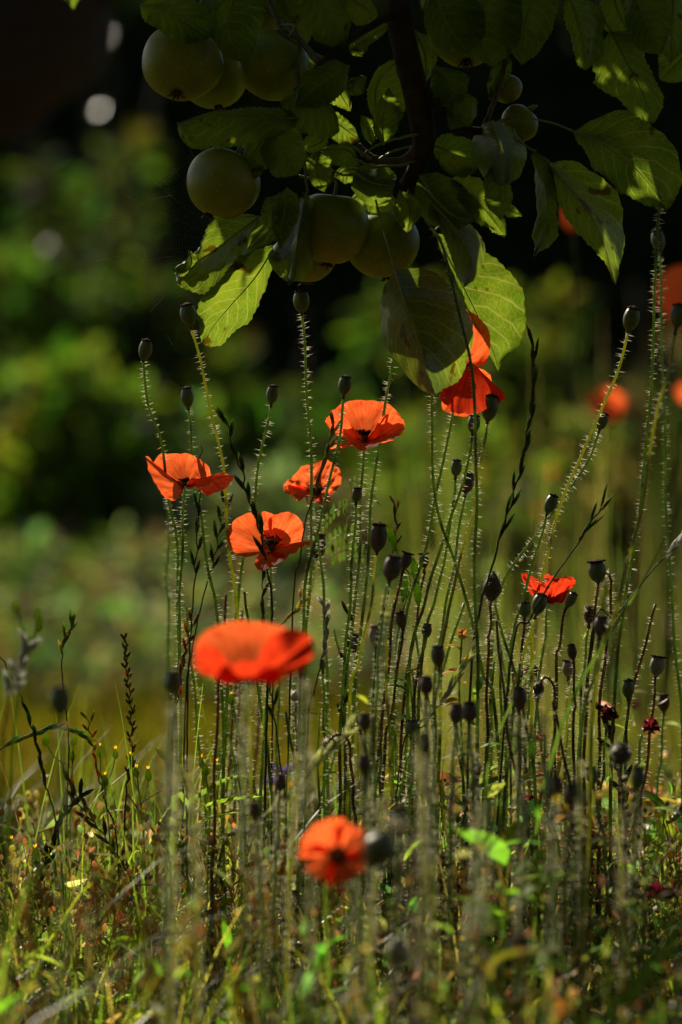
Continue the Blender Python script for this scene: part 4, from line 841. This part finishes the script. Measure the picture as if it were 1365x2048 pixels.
# weeds with oval buds on thin branching stalks
def bud_weed(label, stem, buds, Y, tip=False, group='nipplewort-like weeds with oval buds'):
    path = stem_path(stem, Y, Y, None, 30); t = thing('budding_weed', label, 'weed', path[-1], group)
    mb = MB(); tube(mb, path, lambda q: lerp(.0006, .0012, q), 6)
    for (bx, by) in buds:
        b = P(bx, by, Y + rnd(-.012, .012)); j = min(range(len(path)), key=lambda i: abs(path[i].z - (b.z - .025)))
        tube(mb, cr([b, b.lerp(path[j], .35) + Vector((0, 0, -.006)), path[j]], 8), .0005, 5)
    mb.build('stem', M['stem'], t)
    for (bx, by) in buds:
        b = P(bx, by, Y + rnd(-.004, .004)); bb = MB(); ax = Vector((rnd(-.25, .25), rnd(-.2, .2), 1)); h = rnd(.008, .0105); r = h * .33
        lathe(bb, b - Vector((0, 0, h * .5)), ax, [(r * .3, 0), (r * .85, h * .18), (r, h * .4), (r * .8, h * .72), (r * .42, h * .95), (r * .3, h * 1.02)], 10, 0, (.12, .15, .04), wob=lambda a, q: 1 + .06 * math.cos(6 * a))
        if tip or rnd(0, 1) < .3:
            for _ in range(8):
                d = Vector((rnd(-.6, .6), rnd(-.6, .6), 1)).normalized(); e = d.orthogonal().normalized() * .0005; q = b + ax.normalized() * h * .45
                bb.add([q + e, q - e, q + d * .0035], [(0, 1, 2)], 0, None, (.6, .35, .04))
        bb.build('bud', M['foliage'], t)
    return t
bud_weed('weed with three blurred yellowish buds at the left edge', [(70, 1260), (50, 1340), (30, 1450), (20, 1600)], [(35, 1215), (75, 1228), (76, 1250), (52, 1284)], -.22)
bud_weed('slender weed with two stacked oval buds beside the kinked grass', [(146, 1500), (144, 1560), (140, 1700)], [(147, 1482), (146, 1512), (90, 1480)], 0)
bud_weed('weed with orange-tipped buds left of the dark panicle', [(200, 1540), (212, 1600), (225, 1750)], [(200, 1505), (232, 1508), (210, 1562)], .0, True)
bud_weed('weed with buds just right of the dark panicle', [(275, 1560), (285, 1640), (292, 1780)], [(262, 1520), (275, 1545), (298, 1550)], .0, True)
bud_weed('weed with a cluster of green buds left of the arching leaf', [(425, 1560), (420, 1640), (415, 1780)], [(405, 1525), (412, 1540), (436, 1535)], .0)
bud_weed('weed with one low green bud under the largest poppy', [(440, 1535), (432, 1640), (425, 1800)], [(437, 1505), (465, 1400)], .02)
bud_weed('spent weed with brown buds at the lower left', [(75, 1700), (90, 1780), (100, 1900)], [(72, 1705), (95, 1712), (50, 1738), (25, 1690)], 0, True)

# vetch
t = thing('vetch_plant', 'vetch with paired oval leaflets and curling tips behind the central stems', 'weed', ground_pt(720, .1))
mb = MB(); lf = MB()
main = [P(700, 960, .1), P(706, 1020, .1), P(690, 1060, .1), P(700, 1200, .1), P(715, 1400, .1), ground_pt(720, .1)]
tube(mb, cr(main, 40), .0006, 5)
for (a, b, n_, L) in [((702, 1010), (640, 1062), 7, 18), ((720, 1065), (645, 1100), 7, 20), ((735, 1110), (652, 1118), 6, 24), ((700, 960), (760, 1010), 5, 14)]:
    pa, pb = P(a[0], a[1], .1), P(b[0], b[1], .09); mid_ = pa.lerp(pb, .5) + Vector((0, 0, .006)); pt = cr([pa, mid_, pb], 16); tube(mb, pt, .0004, 4)
    j = min(cr(main, 40), key=lambda q: (q - pa).length); tube(mb, [pa, j], .0004, 4)
    for k in range(n_):
        q = pt[2 + int(k * 13 / n_)]
        for sgn in (1, -1): leafcard(lf, q, Vector((rnd(-.2, .2), rnd(-.2, .2), -sgn)), Vector((0, -1, .2)), L / PXM, L / PXM * .38, 0, (.03, .05, .014), fold=.15, droop=.05)
mb.build('stem', M['stem'], t); lf.build('leaflets', M['foliage'], t)
t = thing('vetch_plant', 'vetch with plump green seed pods below the flared brown seed heads', 'weed', ground_pt(800, .02))
mb = MB(); tube(mb, cr([P(785, 1080, .02), P(800, 1120, .02), P(822, 1165, .02), P(800, 1250, .02), P(790, 1400, .02), ground_pt(800, .02)], 40), .0007, 5); mb.build('stem', M['stem'], t)
for (px, py, ax) in [(812, 1175, (-.1, 0, -1)), (826, 1140, (.2, 0, -1)), (776, 1075, (.3, 0, -1)), (833, 1185, (.1, 0, -1))]:
    pb = MB(); p0 = P(px, py, .02) + Vector((0, 0, .010)); A_ = Vector(ax).normalized()
    lathe(pb, p0, A_, [((.0008 + .0026 * math.sin(math.pi * i / 14)) * (1 + .14 * math.sin(i * 1.9)), .022 * i / 14) for i in range(15)], 10, 0, (.10, .15, .04)); pb.build('pod', M['foliage'], t)
    st_ = MB(); tube(st_, [p0, P(805, 1130, .02)], .0004, 4); st_.build('pod_stalk', M['stem'], t)
# purple blossom
for (px, py, s, lab) in [(565, 1545, 1, 'small purple blossom blurred between the stems'), (352, 1675, .55, 'tiny lilac blossom low at the left of the furry stems')]:
    path = stem_path([(px, py), (px + 5, py + 120), (px + 2, py + 250)], .18, .18); t = thing('purple_flower', lab, 'flower', path[-1]); mb = MB(); tube(mb, path, .0008, 5); mb.build('stem', M['stem'], t)
    for k in range(7):
        a = k * .9; pb = MB(); leafcard(pb, path[0] + Vector((0, 0, -.004 * (k % 3))), Vector((math.cos(a), math.sin(a) * .6, rnd(-.5, .8))), Vector((0, -1, .5)), .017 * s, .009 * s, n=4); pb.build('petal', M['purple'], t)

# leafy weeds in the thicket
def herb(label, px, py, Y, n, L, c, spread=60, h=200, foot=None, group='leafy weeds in the thicket', mat='foliage', wf=.3, droop=.3):
    path = stem_path([(px, py), (px + rnd(-8, 8), py + h * .5), (px, py + h)], Y, Y, foot, 30); t = thing('leafy_weed', label, 'weed', path[-1], group)
    mb = MB(); tube(mb, path, lambda q: lerp(.0008, .0018, q), 6); mb.build('stem', M['stem'], t)
    lb = MB(); zt = path[0].z
    for k in range(n):
        q = path[min(29, int(k / n * 22))]; a = rnd(0, 6.28)
        d = Vector((math.cos(a), math.sin(a) * .7, rnd(.0, 1.0))); l = L * rnd(.6, 1.15)
        cc = tuple(x * rnd(.6, 1.4) for x in c); nseg = 6
        leafcard(lb, q, d, Vector((rnd(-.3, .3), rnd(-.5, .2), 1)), l, l * wf * rnd(.8, 1.2), 0, cc, nseg, .35, droop)
    lb.build('leaves', M[mat], t); return t
herb('bright green three-lobed weed leaf tuft right of centre', 955, 1385, -.03, 14, .030, (.10, .17, .03))
herb('small weed with grey-green drooping leaves in the right tangle', 1020, 1455, 0, 18, .035, (.12, .15, .08), h=300)
herb('bright green weed tuft at the right edge', 1330, 1610, .0, 14, .030, (.09, .15, .03))
herb('leafy weed with one red-edged sunlit leaf, lower right', 1215, 1690, .02, 7, .055, (.16, .2, .04), wf=.5)
herb('dark green weed with narrow leaves in the centre tangle', 820, 1350, .0, 16, .028, (.06, .1, .03))
herb('bright narrow-leaved weed left of the furry stems', 388, 1590, -.01, 9, .055, (.12, .19, .03), wf=.22, droop=.1)
herb('reddish dried weed at the lower right centre', 1180, 1660, .0, 20, .030, (.16, .06, .03), mat='dry', wf=.4, droop=.8)
herb('orange-brown crumbling weed behind the leaning stems', 925, 1260, .04, 22, .014, (.32, .16, .04), mat='dry', wf=.8, droop=.7, h=250)
herb('rust-brown seeding weed right of the furry tall seed head', 1090, 1470, .04, 26, .014, (.32, .12, .03), mat='dry', wf=.8, droop=.7, h=200)
herb('tall green weed with ragged leaves behind the lowest poppy', 690, 1600, .06, 16, .035, (.09, .14, .03), h=220)
herb('pale green leaf tuft left of the drooping red bud', 640, 1430, .05, 9, .03, (.13, .19, .04), wf=.2)
herb('bright weed leaf pair below the lowest poppy, blurred', 640, 1890, -.3, 7, .035, (.09, .13, .03), h=100)
herb('blurred yellow-green weed at bottom right of centre', 985, 1920, -.5, 8, .05, (.08, .11, .02), h=80)
herb('blurred weed with a glowing upright leaf, right of the lowest poppy', 1010, 1690, -.3, 12, .05, (.11, .19, .03), h=200, wf=.4)

# ------------------------------------------------------------------ ground
def sheet(name, x0, x1, y0, y1, z, mat, nx, ny, amp=0):
    mb = MB(); grid(mb, [[Vector((lerp(x0, x1, i / nx), lerp(y0, y1, j / ny), z + amp * noise.noise(Vector((lerp(x0, x1, i / nx) * .6, lerp(y0, y1, j / ny) * .6, 3))))) for i in range(nx + 1)] for j in range(ny + 1)])
    return tag(mb.build(name, M[mat]), kind='structure')
sheet('lawn', -60, 60, -12, 90, -.02, 'lawn', 60, 60, .0)
sheet('flower_bed_soil', -2.2, 2.2, -1.2, .75, -.005, 'soil', 40, 30, .004)

def scat(name, mat, fn, n, kind='stuff', smooth=True):
    mb = MB()
    for _ in range(n): fn(mb)
    return tag(mb.build(name, M[mat], None, smooth), kind=kind)
def blade(mb, x, y, h, w_, lean, c, z0=-.01, segs=5, bend=1.0):
    a = rnd(0, 6.28); d = Vector((math.cos(a), math.sin(a), 0)); s = Vector((-d.y, d.x, 0)) * w_; vs = []; fs = []
    for i in range(segs + 1):
        t = i / segs; p = Vector((x, y, z0)) + d * h * lean * t ** 1.6 + Vector((0, 0, h * t * (1 - .45 * lean * bend * t * t))); k = (1 - t ** 2)
        vs += [p - s * k, p + s * k]
    for i in range(segs): fs.append((2 * i, 2 * i + 1, 2 * i + 3, 2 * i + 2))
    mb.add(vs, fs, 0, None, c)
def f_bed_grass(mb):
    y = rnd(-.2, .6) if rnd(0, 1) < .85 else rnd(-.65, -.2); hw = .30 * (y + DIST) / DIST + .25; x = rnd(-hw, hw)
    g = rnd(.6, 1.4); c = pick([(.09, .14, .02), (.11, .16, .025), (.17, .18, .03), (.07, .11, .03), (.28, .22, .10)])
    h = rnd(.05, .17) if rnd(0, 1) < .75 else rnd(.15, .30) * (1.1 if x < -.05 else .8)
    blade(mb, x, y, h, rnd(.0004, .0012), rnd(.1, 1.1), tuple(k * g for k in c))
o = scat('bed_grass', 'foliage', f_bed_grass, 8500); o['label'] = 'fine grass blades growing through the foot of the poppy patch'
def f_litter(mb):
    y = rnd(-.12, .42) if rnd(0, 1) < .75 else rnd(-.65, -.1); hw = .30 * (y + DIST) / DIST + .15; x = rnd(-hw if y > -.1 else 0, hw); z = abs(random.gauss(0, .065)) * (1.35 if x > .02 else .9)
    c = pick([(.24, .165, .075), (.16, .10, .05), (.38, .30, .18), (.50, .42, .31), (.12, .06, .03), (.14, .16, .06), (.10, .13, .05), (.24, .20, .08)])
    leafcard(mb, Vector((x, y, z)), Vector((rnd(-1, 1), rnd(-1, 1), rnd(-.8, .8))), Vector((rnd(-1, 1), rnd(-1, 1), rnd(-1, 1))), rnd(.006, .022) * (.55 if y < -.1 else 1), rnd(.003, .008) * (.6 if y < -.1 else 1), 0, tuple(k * rnd(.6, 1.4) for k in c), 4, rnd(.2, .8), rnd(.1, 1.2))
o = scat('dry_undergrowth', 'dry', f_litter, 11000); o['label'] = 'tangled dry leaves and husks at the foot of the poppies'
def f_green(mb):
    y = rnd(-.14, .45) if rnd(0, 1) < .8 else rnd(-.6, -.14); hw = .30 * (y + DIST) / DIST + .25; x = rnd(-hw, hw); z = abs(random.gauss(0, .07)) * (1.2 if x > 0 else .8)
    c = pick([(.09, .13, .025), (.13, .19, .03), (.07, .10, .04), (.17, .20, .05), (.2, .23, .13)])
    leafcard(mb, Vector((x, y, z)), Vector((rnd(-1, 1), rnd(-1, 1), rnd(-.2, 1.2))), Vector((rnd(-1, 1), rnd(-1, 1), 1)), rnd(.010, .032), rnd(.003, .009), 0, tuple(k * rnd(.6, 1.4) for k in c), 4, rnd(.1, .5), rnd(.0, .8))
o = scat('weed_undergrowth', 'foliage', f_green, 6500); o['label'] = 'low green weeds filling the bed between the poppy stems'
def f_seed(mb):
    y = rnd(-.12, .3) if rnd(0, 1) < .8 else rnd(-.5, -.1); hw = .30 * (y + DIST) / DIST + .2; x = rnd(-hw, hw); z0 = -.01; h = rnd(.04, .19)
    top = Vector((x + rnd(-.03, .03), y + rnd(-.03, .03), h)); c = pick([(.28, .21, .11), (.20, .13, .07), (.5, .44, .33), (.15, .17, .06)])
    pth = cr([Vector((x, y, z0)), Vector((x, y, h * .5)), top], 6); tube(mb, pth, .0005, 4, 0, c, False)
    for _ in range(random.randint(3, 9)):
        q = pth[-1] + Vector((rnd(-.010, .010), rnd(-.010, .010), rnd(-.022, .006))); tube(mb, [pth[-2], q], .0003, 3, 0, c, False)
        r = rnd(.0013, .0028); lathe(mb, q, (rnd(-.5, .5), rnd(-.5, .5), 1), [(r * .3, 0), (r, r * .8), (r * .9, r * 1.7), (r * .2, r * 2.6)], 7, 0, tuple(k * rnd(.7, 1.4) for k in c))
o = scat('seed_weeds', 'dry', f_seed, 1300); o['label'] = 'short dried weeds with clusters of tiny seed pods'
def f_stalk(mb):
    y = rnd(-.14, .4); hw = .30 * (y + DIST) / DIST + .2; x = rnd(-hw, hw); a = rnd(0, 6.28); L = rnd(.05, .16)
    p = Vector((x, y, rnd(0, .12))); d = Vector((math.cos(a), math.sin(a) * .6, rnd(-.5, 1.2))).normalized(); c = pick([(.34, .30, .22), (.25, .17, .09), (.12, .07, .04), (.16, .16, .07)])
    tube(mb, cr([p, p + d * L * .5 + Vector((0, 0, rnd(-.01, .015))), p + d * L + Vector((0, 0, -.02))], 7), rnd(.0003, .0009), 4, 0, c, False)
o = scat('broken_stalks', 'dry', f_stalk, 1100); o['label'] = 'broken straw-coloured stalks lying in the bed'
def f_tall(mb):
    x = rnd(-.31, .02) if rnd(0, 1) < .7 else rnd(.02, .31); y = rnd(-.12, .15); g = rnd(.6, 1.2)
    blade(mb, x, y, rnd(.16, .36), rnd(.0007, .0016), rnd(.08, .5), tuple(k * g for k in (.07, .11, .025)), segs=8)
o = scat('tall_grass', 'foliage', f_tall, 130); o['label'] = 'thin tall grass blades rising at the left of the patch'
for (lab, p, w_, c) in [('broad green blade cutting across the bottom right corner, blurred', [(1215, 2060, -.75), (1290, 1950, -.75), (1370, 1810, -.75), (1420, 1690, -.75)], .0045, (.035, .065, .012)),
                        ('broad sunlit blade arching at the lower left', [(255, 1990, -.03), (270, 1900, -.02), (292, 1815, -.02), (312, 1790, -.02)], .006, (.12, .2, .02)),
                        ('blade folded over with a bright bend at the far lower left', [(68, 2060, 0), (66, 1960, 0), (60, 1880, 0), (48, 1864, -.005), (38, 1885, -.01)], .0035, (.12, .2, .03)),
                        ('arching leaf with a shining upper edge under the largest poppy', [(345, 1630, -.05), (400, 1590, -.03), (450, 1560, -.02), (500, 1553, -.02), (545, 1580, -.02)], .003, (.1, .15, .04)),
                        ('long leaning green blade crossing the stems at the right', [(1365, 1010, -.2), (1260, 1210, -.2), (1180, 1330, -.2), (1125, 1450, -.2), (1085, 1600, -.2), (1060, 1800, -.2)], .0018, (.035, .06, .015)),
                        ('narrow green blade slanting from the centre to the bottom', [(1120, 1240, -.16), (1060, 1340, -.16), (1000, 1460, -.16), (960, 1600, -.16)], .0013, (.04, .065, .02)),
                        ('curved bright blade arching over the lower left weeds', [(310, 1720, .0), (270, 1705, 0), (225, 1830, 0), (215, 1960, 0)], .0022, (.12, .18, .04))]:
    path = cr([P(*q) for q in p], 24); end = max((path[0], path[-1]), key=lambda q: -q.z)
    foot_ = Vector((end.x, end.y, -.01)); path = cr(([foot_] if end == path[0] else []) + path[::4] + ([foot_] if end == path[-1] else []), 30)
    mb = MB(); fr = frames(path); rows = []
    for i, (q, tg, a, b) in enumerate(fr):
        tt = i / 29; tt = tt if end == P(*p[0]) or path[0].z < path[-1].z else 1 - tt
        k = w_ * (1 - tt ** 3); s_ = tg.cross(Vector((.2, -1, .15))).normalized(); nn = s_.cross(tg); rows.append([q - s_ * k + nn * k * .3, q, q + s_ * k + nn * k * .3])
    grid(mb, rows, 0, None, c); o = mb.build('grass_shoot', M['foliage']); tag(o, lab, 'grass')

# lawn grass
M['lawn_grass'] = thin('lawn_grass', col_nodes(2.2, (1.2, 1.1, .35)), None, .45, 0, .6)
def f_lawn(mb):
    y = .75 + 5.5 * rnd(0, 1) ** 1.6; hw = .32 * (y + DIST) / DIST + .5; x = rnd(-hw, hw); g = rnd(.6, 1.4)
    blade(mb, x, y, rnd(.03, .09), rnd(.001, .002) * (1 + y * .4), rnd(.2, 1), tuple(k * g for k in pick([(.085, .10, .009), (.10, .095, .012), (.12, .095, .018)])), -.03, 3)
o = scat('lawn_grass', 'lawn_grass', f_lawn, 15000); o['label'] = 'short sunlit lawn grass behind the poppy patch'

# ------------------------------------------------------------------ far bed, shrubs, hedge
def f_cover(mb):
    y = 4.0 + 4.6 * rnd(0, 1) ** .6; hw = .32 * (y + DIST) / DIST + .6; x = rnd(-hw, hw * .6); c = pick([(.11, .12, .085), (.075, .095, .055), (.14, .125, .095), (.07, .09, .025)])
    leafcard(mb, Vector((x, y, abs(random.gauss(0, .13)))), Vector((rnd(-1, 1), rnd(-1, 1), rnd(-.2, 1))), Vector((rnd(-1, 1), rnd(-1, 1), 1)), rnd(.04, .09), rnd(.02, .045), 0, tuple(k * rnd(.6, 1.4) for k in c), 2, .2, .3)
o = scat('ground_cover', 'shrub_foliage', f_cover, 13000); o['label'] = 'low grey-green ground cover at the far edge of the lawn'
HALF = (SUN + Vector((0, -1, 0)).normalized()).normalized()
def shrub(label, px, pyt, Y, wpx, leafL, cols, n, glints=(), name='shrub', cat='shrub', group='blurred garden shrubs and flower bed', mat='shrub_foliage', base=0.0, dens=1.0, lean=0):
    """px centre, pyt top of the plant in the photo; stands on the ground at Y"""
    Y = Y * 1.35; leafL *= 1.3; s = (Y + DIST) / DIST / PXM; cx = (px - 682.5) * s; H = CZ + (1024 - pyt) * s; Wd = wpx * s * .5
    t = thing(name, label, cat, (cx, Y, -.02), group)
    st = MB(); lb = MB(); k = 7; tips = []
    for i in range(k):
        a = rnd(0, 6.28); e = Vector((cx + math.cos(a) * Wd * .7 + lean * H, Y + math.sin(a) * Wd * .5, H * rnd(.6, .95)))
        pth = cr([Vector((cx + rnd(-.05, .05), Y, -.02)), Vector((cx, Y, 0)).lerp(e, .5) + Vector((0, 0, H * .1)), e], 10); tips += pth[2:]; tube(st, pth, lambda q: lerp(.012, .003, q) * H, 5)
    st.build('stems', M['bark'], t)
    blobs = [Vector((cx + rnd(-1, 1) * Wd * .75, Y + rnd(-1, 1) * Wd * .5, H * rnd(base + .08, .88))) for _ in range(16)]
    for _ in range(n):
        b = random.choice(blobs); r_ = Wd * .34 * rnd(.2, 1) ** .5; d = Vector((rnd(-1, 1), rnd(-1, 1), rnd(-1, 1))).normalized(); p = b + Vector((d.x * r_, d.y * r_, d.z * min(r_, H * .2)))
        if p.z < .02: p.z = rnd(.02, .1)
        c = pick(cols); L = leafL * rnd(.6, 1.3)
        leafcard(lb, p, d + Vector((rnd(-.8, .8), rnd(-.8, .8), rnd(-.6, .6))), Vector((rnd(-.7, .7), rnd(-.7, .7), 1)), L, L * .5, 0, tuple(x * rnd(.6, 1.4) for x in c), 2, .2, .2)
    lb.build('leaves', M[mat], t)
    gs_ = MB()
    for (gx, gy, sz) in glints:     # glossy leaves that mirror the sun
        p = P(gx, gy, Y - Wd * .5 - .55); tube(gs_, cr([Vector((cx, Y - .1, .1)), Vector((p.x, (p.y + Y) / 2, p.z * .7)), p], 10), .006, 5); nn = HALF; a = nn.orthogonal().normalized(); b = nn.cross(a); gb = MB(); L = .024 * sz
        rows = [[p + a * (i / 4 - .5) * L * 1.6 + b * (j / 4 - .5) * L * (1 - .8 * abs(i / 4 - .5) * 2) + nn * L * .02 * ((i - 2) ** 2 + (j - 2) ** 2) for j in range(5)] for i in range(5)]
        grid(gb, rows); gb.build('shiny_leaf', M['glossy_leaf'], t)
    if glints: gs_.build('side_shoots', M['bark'], t)
    return t
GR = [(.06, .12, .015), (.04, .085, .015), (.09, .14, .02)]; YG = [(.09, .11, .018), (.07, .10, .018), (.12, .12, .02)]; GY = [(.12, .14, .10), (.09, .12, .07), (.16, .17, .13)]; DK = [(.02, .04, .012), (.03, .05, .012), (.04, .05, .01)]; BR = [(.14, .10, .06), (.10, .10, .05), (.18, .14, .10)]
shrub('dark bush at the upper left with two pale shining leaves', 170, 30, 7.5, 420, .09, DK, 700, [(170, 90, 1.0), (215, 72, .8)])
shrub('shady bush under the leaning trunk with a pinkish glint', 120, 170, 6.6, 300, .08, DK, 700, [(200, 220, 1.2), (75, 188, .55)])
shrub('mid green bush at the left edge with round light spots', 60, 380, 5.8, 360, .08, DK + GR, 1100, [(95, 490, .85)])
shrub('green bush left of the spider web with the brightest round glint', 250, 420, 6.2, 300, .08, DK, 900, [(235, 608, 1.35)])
shrub('yellowish flowering bush far behind the upper left apples', 230, 215, 7.8, 170, .07, YG, 420)
shrub('bright green bush at the left behind the leftmost seed heads', 110, 690, 5.2, 420, .07, GR + YG, 1500)
shrub('low bush with a pair of pale round glints left of the wing-petalled poppy', 300, 780, 5.4, 280, .07, GR + GY, 900, [(285, 850, .8), (292, 925, .65)])
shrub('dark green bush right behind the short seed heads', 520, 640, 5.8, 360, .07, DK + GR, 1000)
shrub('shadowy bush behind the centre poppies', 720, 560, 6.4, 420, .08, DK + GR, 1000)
shrub('grey-green low plants behind the open orange poppy', 480, 960, 4.9, 420, .06, GY, 900)
shrub('silvery plants at the left above the lawn edge', 150, 1080, 4.6, 420, .055, GY + GR, 1100)
shrub('brownish bed plants behind the centre stems', 720, 960, 5.0, 380, .06, BR + GY, 900)
shrub('dark gap plants at the left above the silvery ones', 60, 930, 5.4, 260, .06, DK, 500)
shrub('silvery green plants behind the left middle stems', 330, 1110, 4.4, 360, .05, GY + BR, 800)
shrub('olive bed plants behind the tall right stems', 1100, 800, 3.6, 420, .05, YG + GR + BR, 1300)
shrub('bright green plants behind the fat green seed head', 880, 830, 4.4, 300, .055, GR + YG, 800)
shrub('tall dim plants behind the hanging leaves at the right', 1040, 520, 4.8, 330, .055, DK + YG, 800)
shrub('olive brown plants at the right edge behind the bleached seed head', 1320, 960, 3.4, 300, .05, YG + BR, 900)
shrub('dim plants at the right edge below the broad shaded leaf', 1300, 430, 4.6, 320, .055, DK + BR, 1000)
def f_far(mb):
    y = rnd(.9, 3.2); s = (y + DIST) / DIST / PXM; x = (rnd(830, 1450) - 682.5) * s; g = rnd(.5, 1.4)
    blade(mb, x, y, CZ + (1024 - rnd(520, 1250)) * s, rnd(.0008, .0016), rnd(.02, .18), tuple(k * g for k in pick([(.07, .10, .02), (.12, .12, .05), (.2, .17, .1)])), -.02, 6)
o = scat('far_bed_stalks', 'foliage', f_far, 230); o['label'] = 'blurred upright stalks of the bed behind, at the right'
def hedge(name, label, x0, x1, y0, H, D, n, cols, L):
    t = thing(name, label, 'hedge', ((x0 + x1) / 2, y0, -.02)); mb = MB()
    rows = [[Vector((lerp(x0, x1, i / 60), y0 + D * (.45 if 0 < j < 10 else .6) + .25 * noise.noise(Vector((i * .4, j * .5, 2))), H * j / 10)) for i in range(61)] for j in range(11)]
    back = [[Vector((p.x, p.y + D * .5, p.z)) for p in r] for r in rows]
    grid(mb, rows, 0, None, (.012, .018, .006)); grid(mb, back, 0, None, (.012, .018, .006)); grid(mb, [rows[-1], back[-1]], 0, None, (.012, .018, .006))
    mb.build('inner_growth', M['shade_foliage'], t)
    lb = MB()
    for _ in range(n):
        x = rnd(x0, x1); z = H * rnd(0, 1.04); y = y0 + D * rnd(0, .5) + .25 * noise.noise(Vector((x * 2, z * 2, 2)))
        leafcard(lb, Vector((x, y, z)), Vector((rnd(-1, 1), rnd(-1, .3), rnd(-1, 1))), Vector((rnd(-1, 1), rnd(-1, 1), 1)), L * rnd(.6, 1.4), L * .45, 0, tuple(k * rnd(.6, 1.4) for k in pick(cols)), 2)
    lb.build('leaves', M['shade_foliage'], t)
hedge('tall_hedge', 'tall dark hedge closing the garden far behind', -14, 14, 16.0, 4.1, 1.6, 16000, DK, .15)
hedge('tall_hedge', 'unseen tall dark hedge added behind the photographer to hold back sky light', -9, 9, -6.5, 6.5, 1.6, 1500, DK, .3)  # out of view, added to keep low sky light off the camera side
t = thing('garden_tree', 'leaning dark tree trunk blurred at the top left corner', 'tree', (-1.55, 3.4, -.02)); mb = MB()
s = (3.4 + DIST) / DIST / PXM
tube(mb, cr([(-1.75, 3.4, -.05), (-1.62, 3.4, .5), (-1.62 + .12, 3.4, 1.1), P(-35, 120, 3.4), P(60, -60, 3.4), P(110, -300, 3.4), (-1.1, 3.5, 3.0), (-1.3, 3.5, 4.4), (-1.5, 3.5, 6.0)], 50), lambda q: lerp(.21, .08, q) * (1 + .05 * math.sin(q * 37)), 18)
mb.build('trunk', M['bark'], t); mb = MB()
for _ in range(1500):
    p = Vector((rnd(-3.4, .2), rnd(2.4, 4.6), rnd(4.9, 7.2)))
    if ((p.x + 1.6) / 1.7) ** 2 + ((p.z - 6.05) / 1.15) ** 2 > 1: continue
    q = p - SUN * (p.y / SUN.y)
    leafcard(mb, p, Vector((rnd(-1, 1), rnd(-1, 1), rnd(-1, .3))), Vector((rnd(-1, 1), rnd(-1, 1), 1)), rnd(.07, .12), .055, 0, tuple(k * rnd(.6, 1.4) for k in pick(GR)), 2)
mb.build('crown', M['foliage'], t)
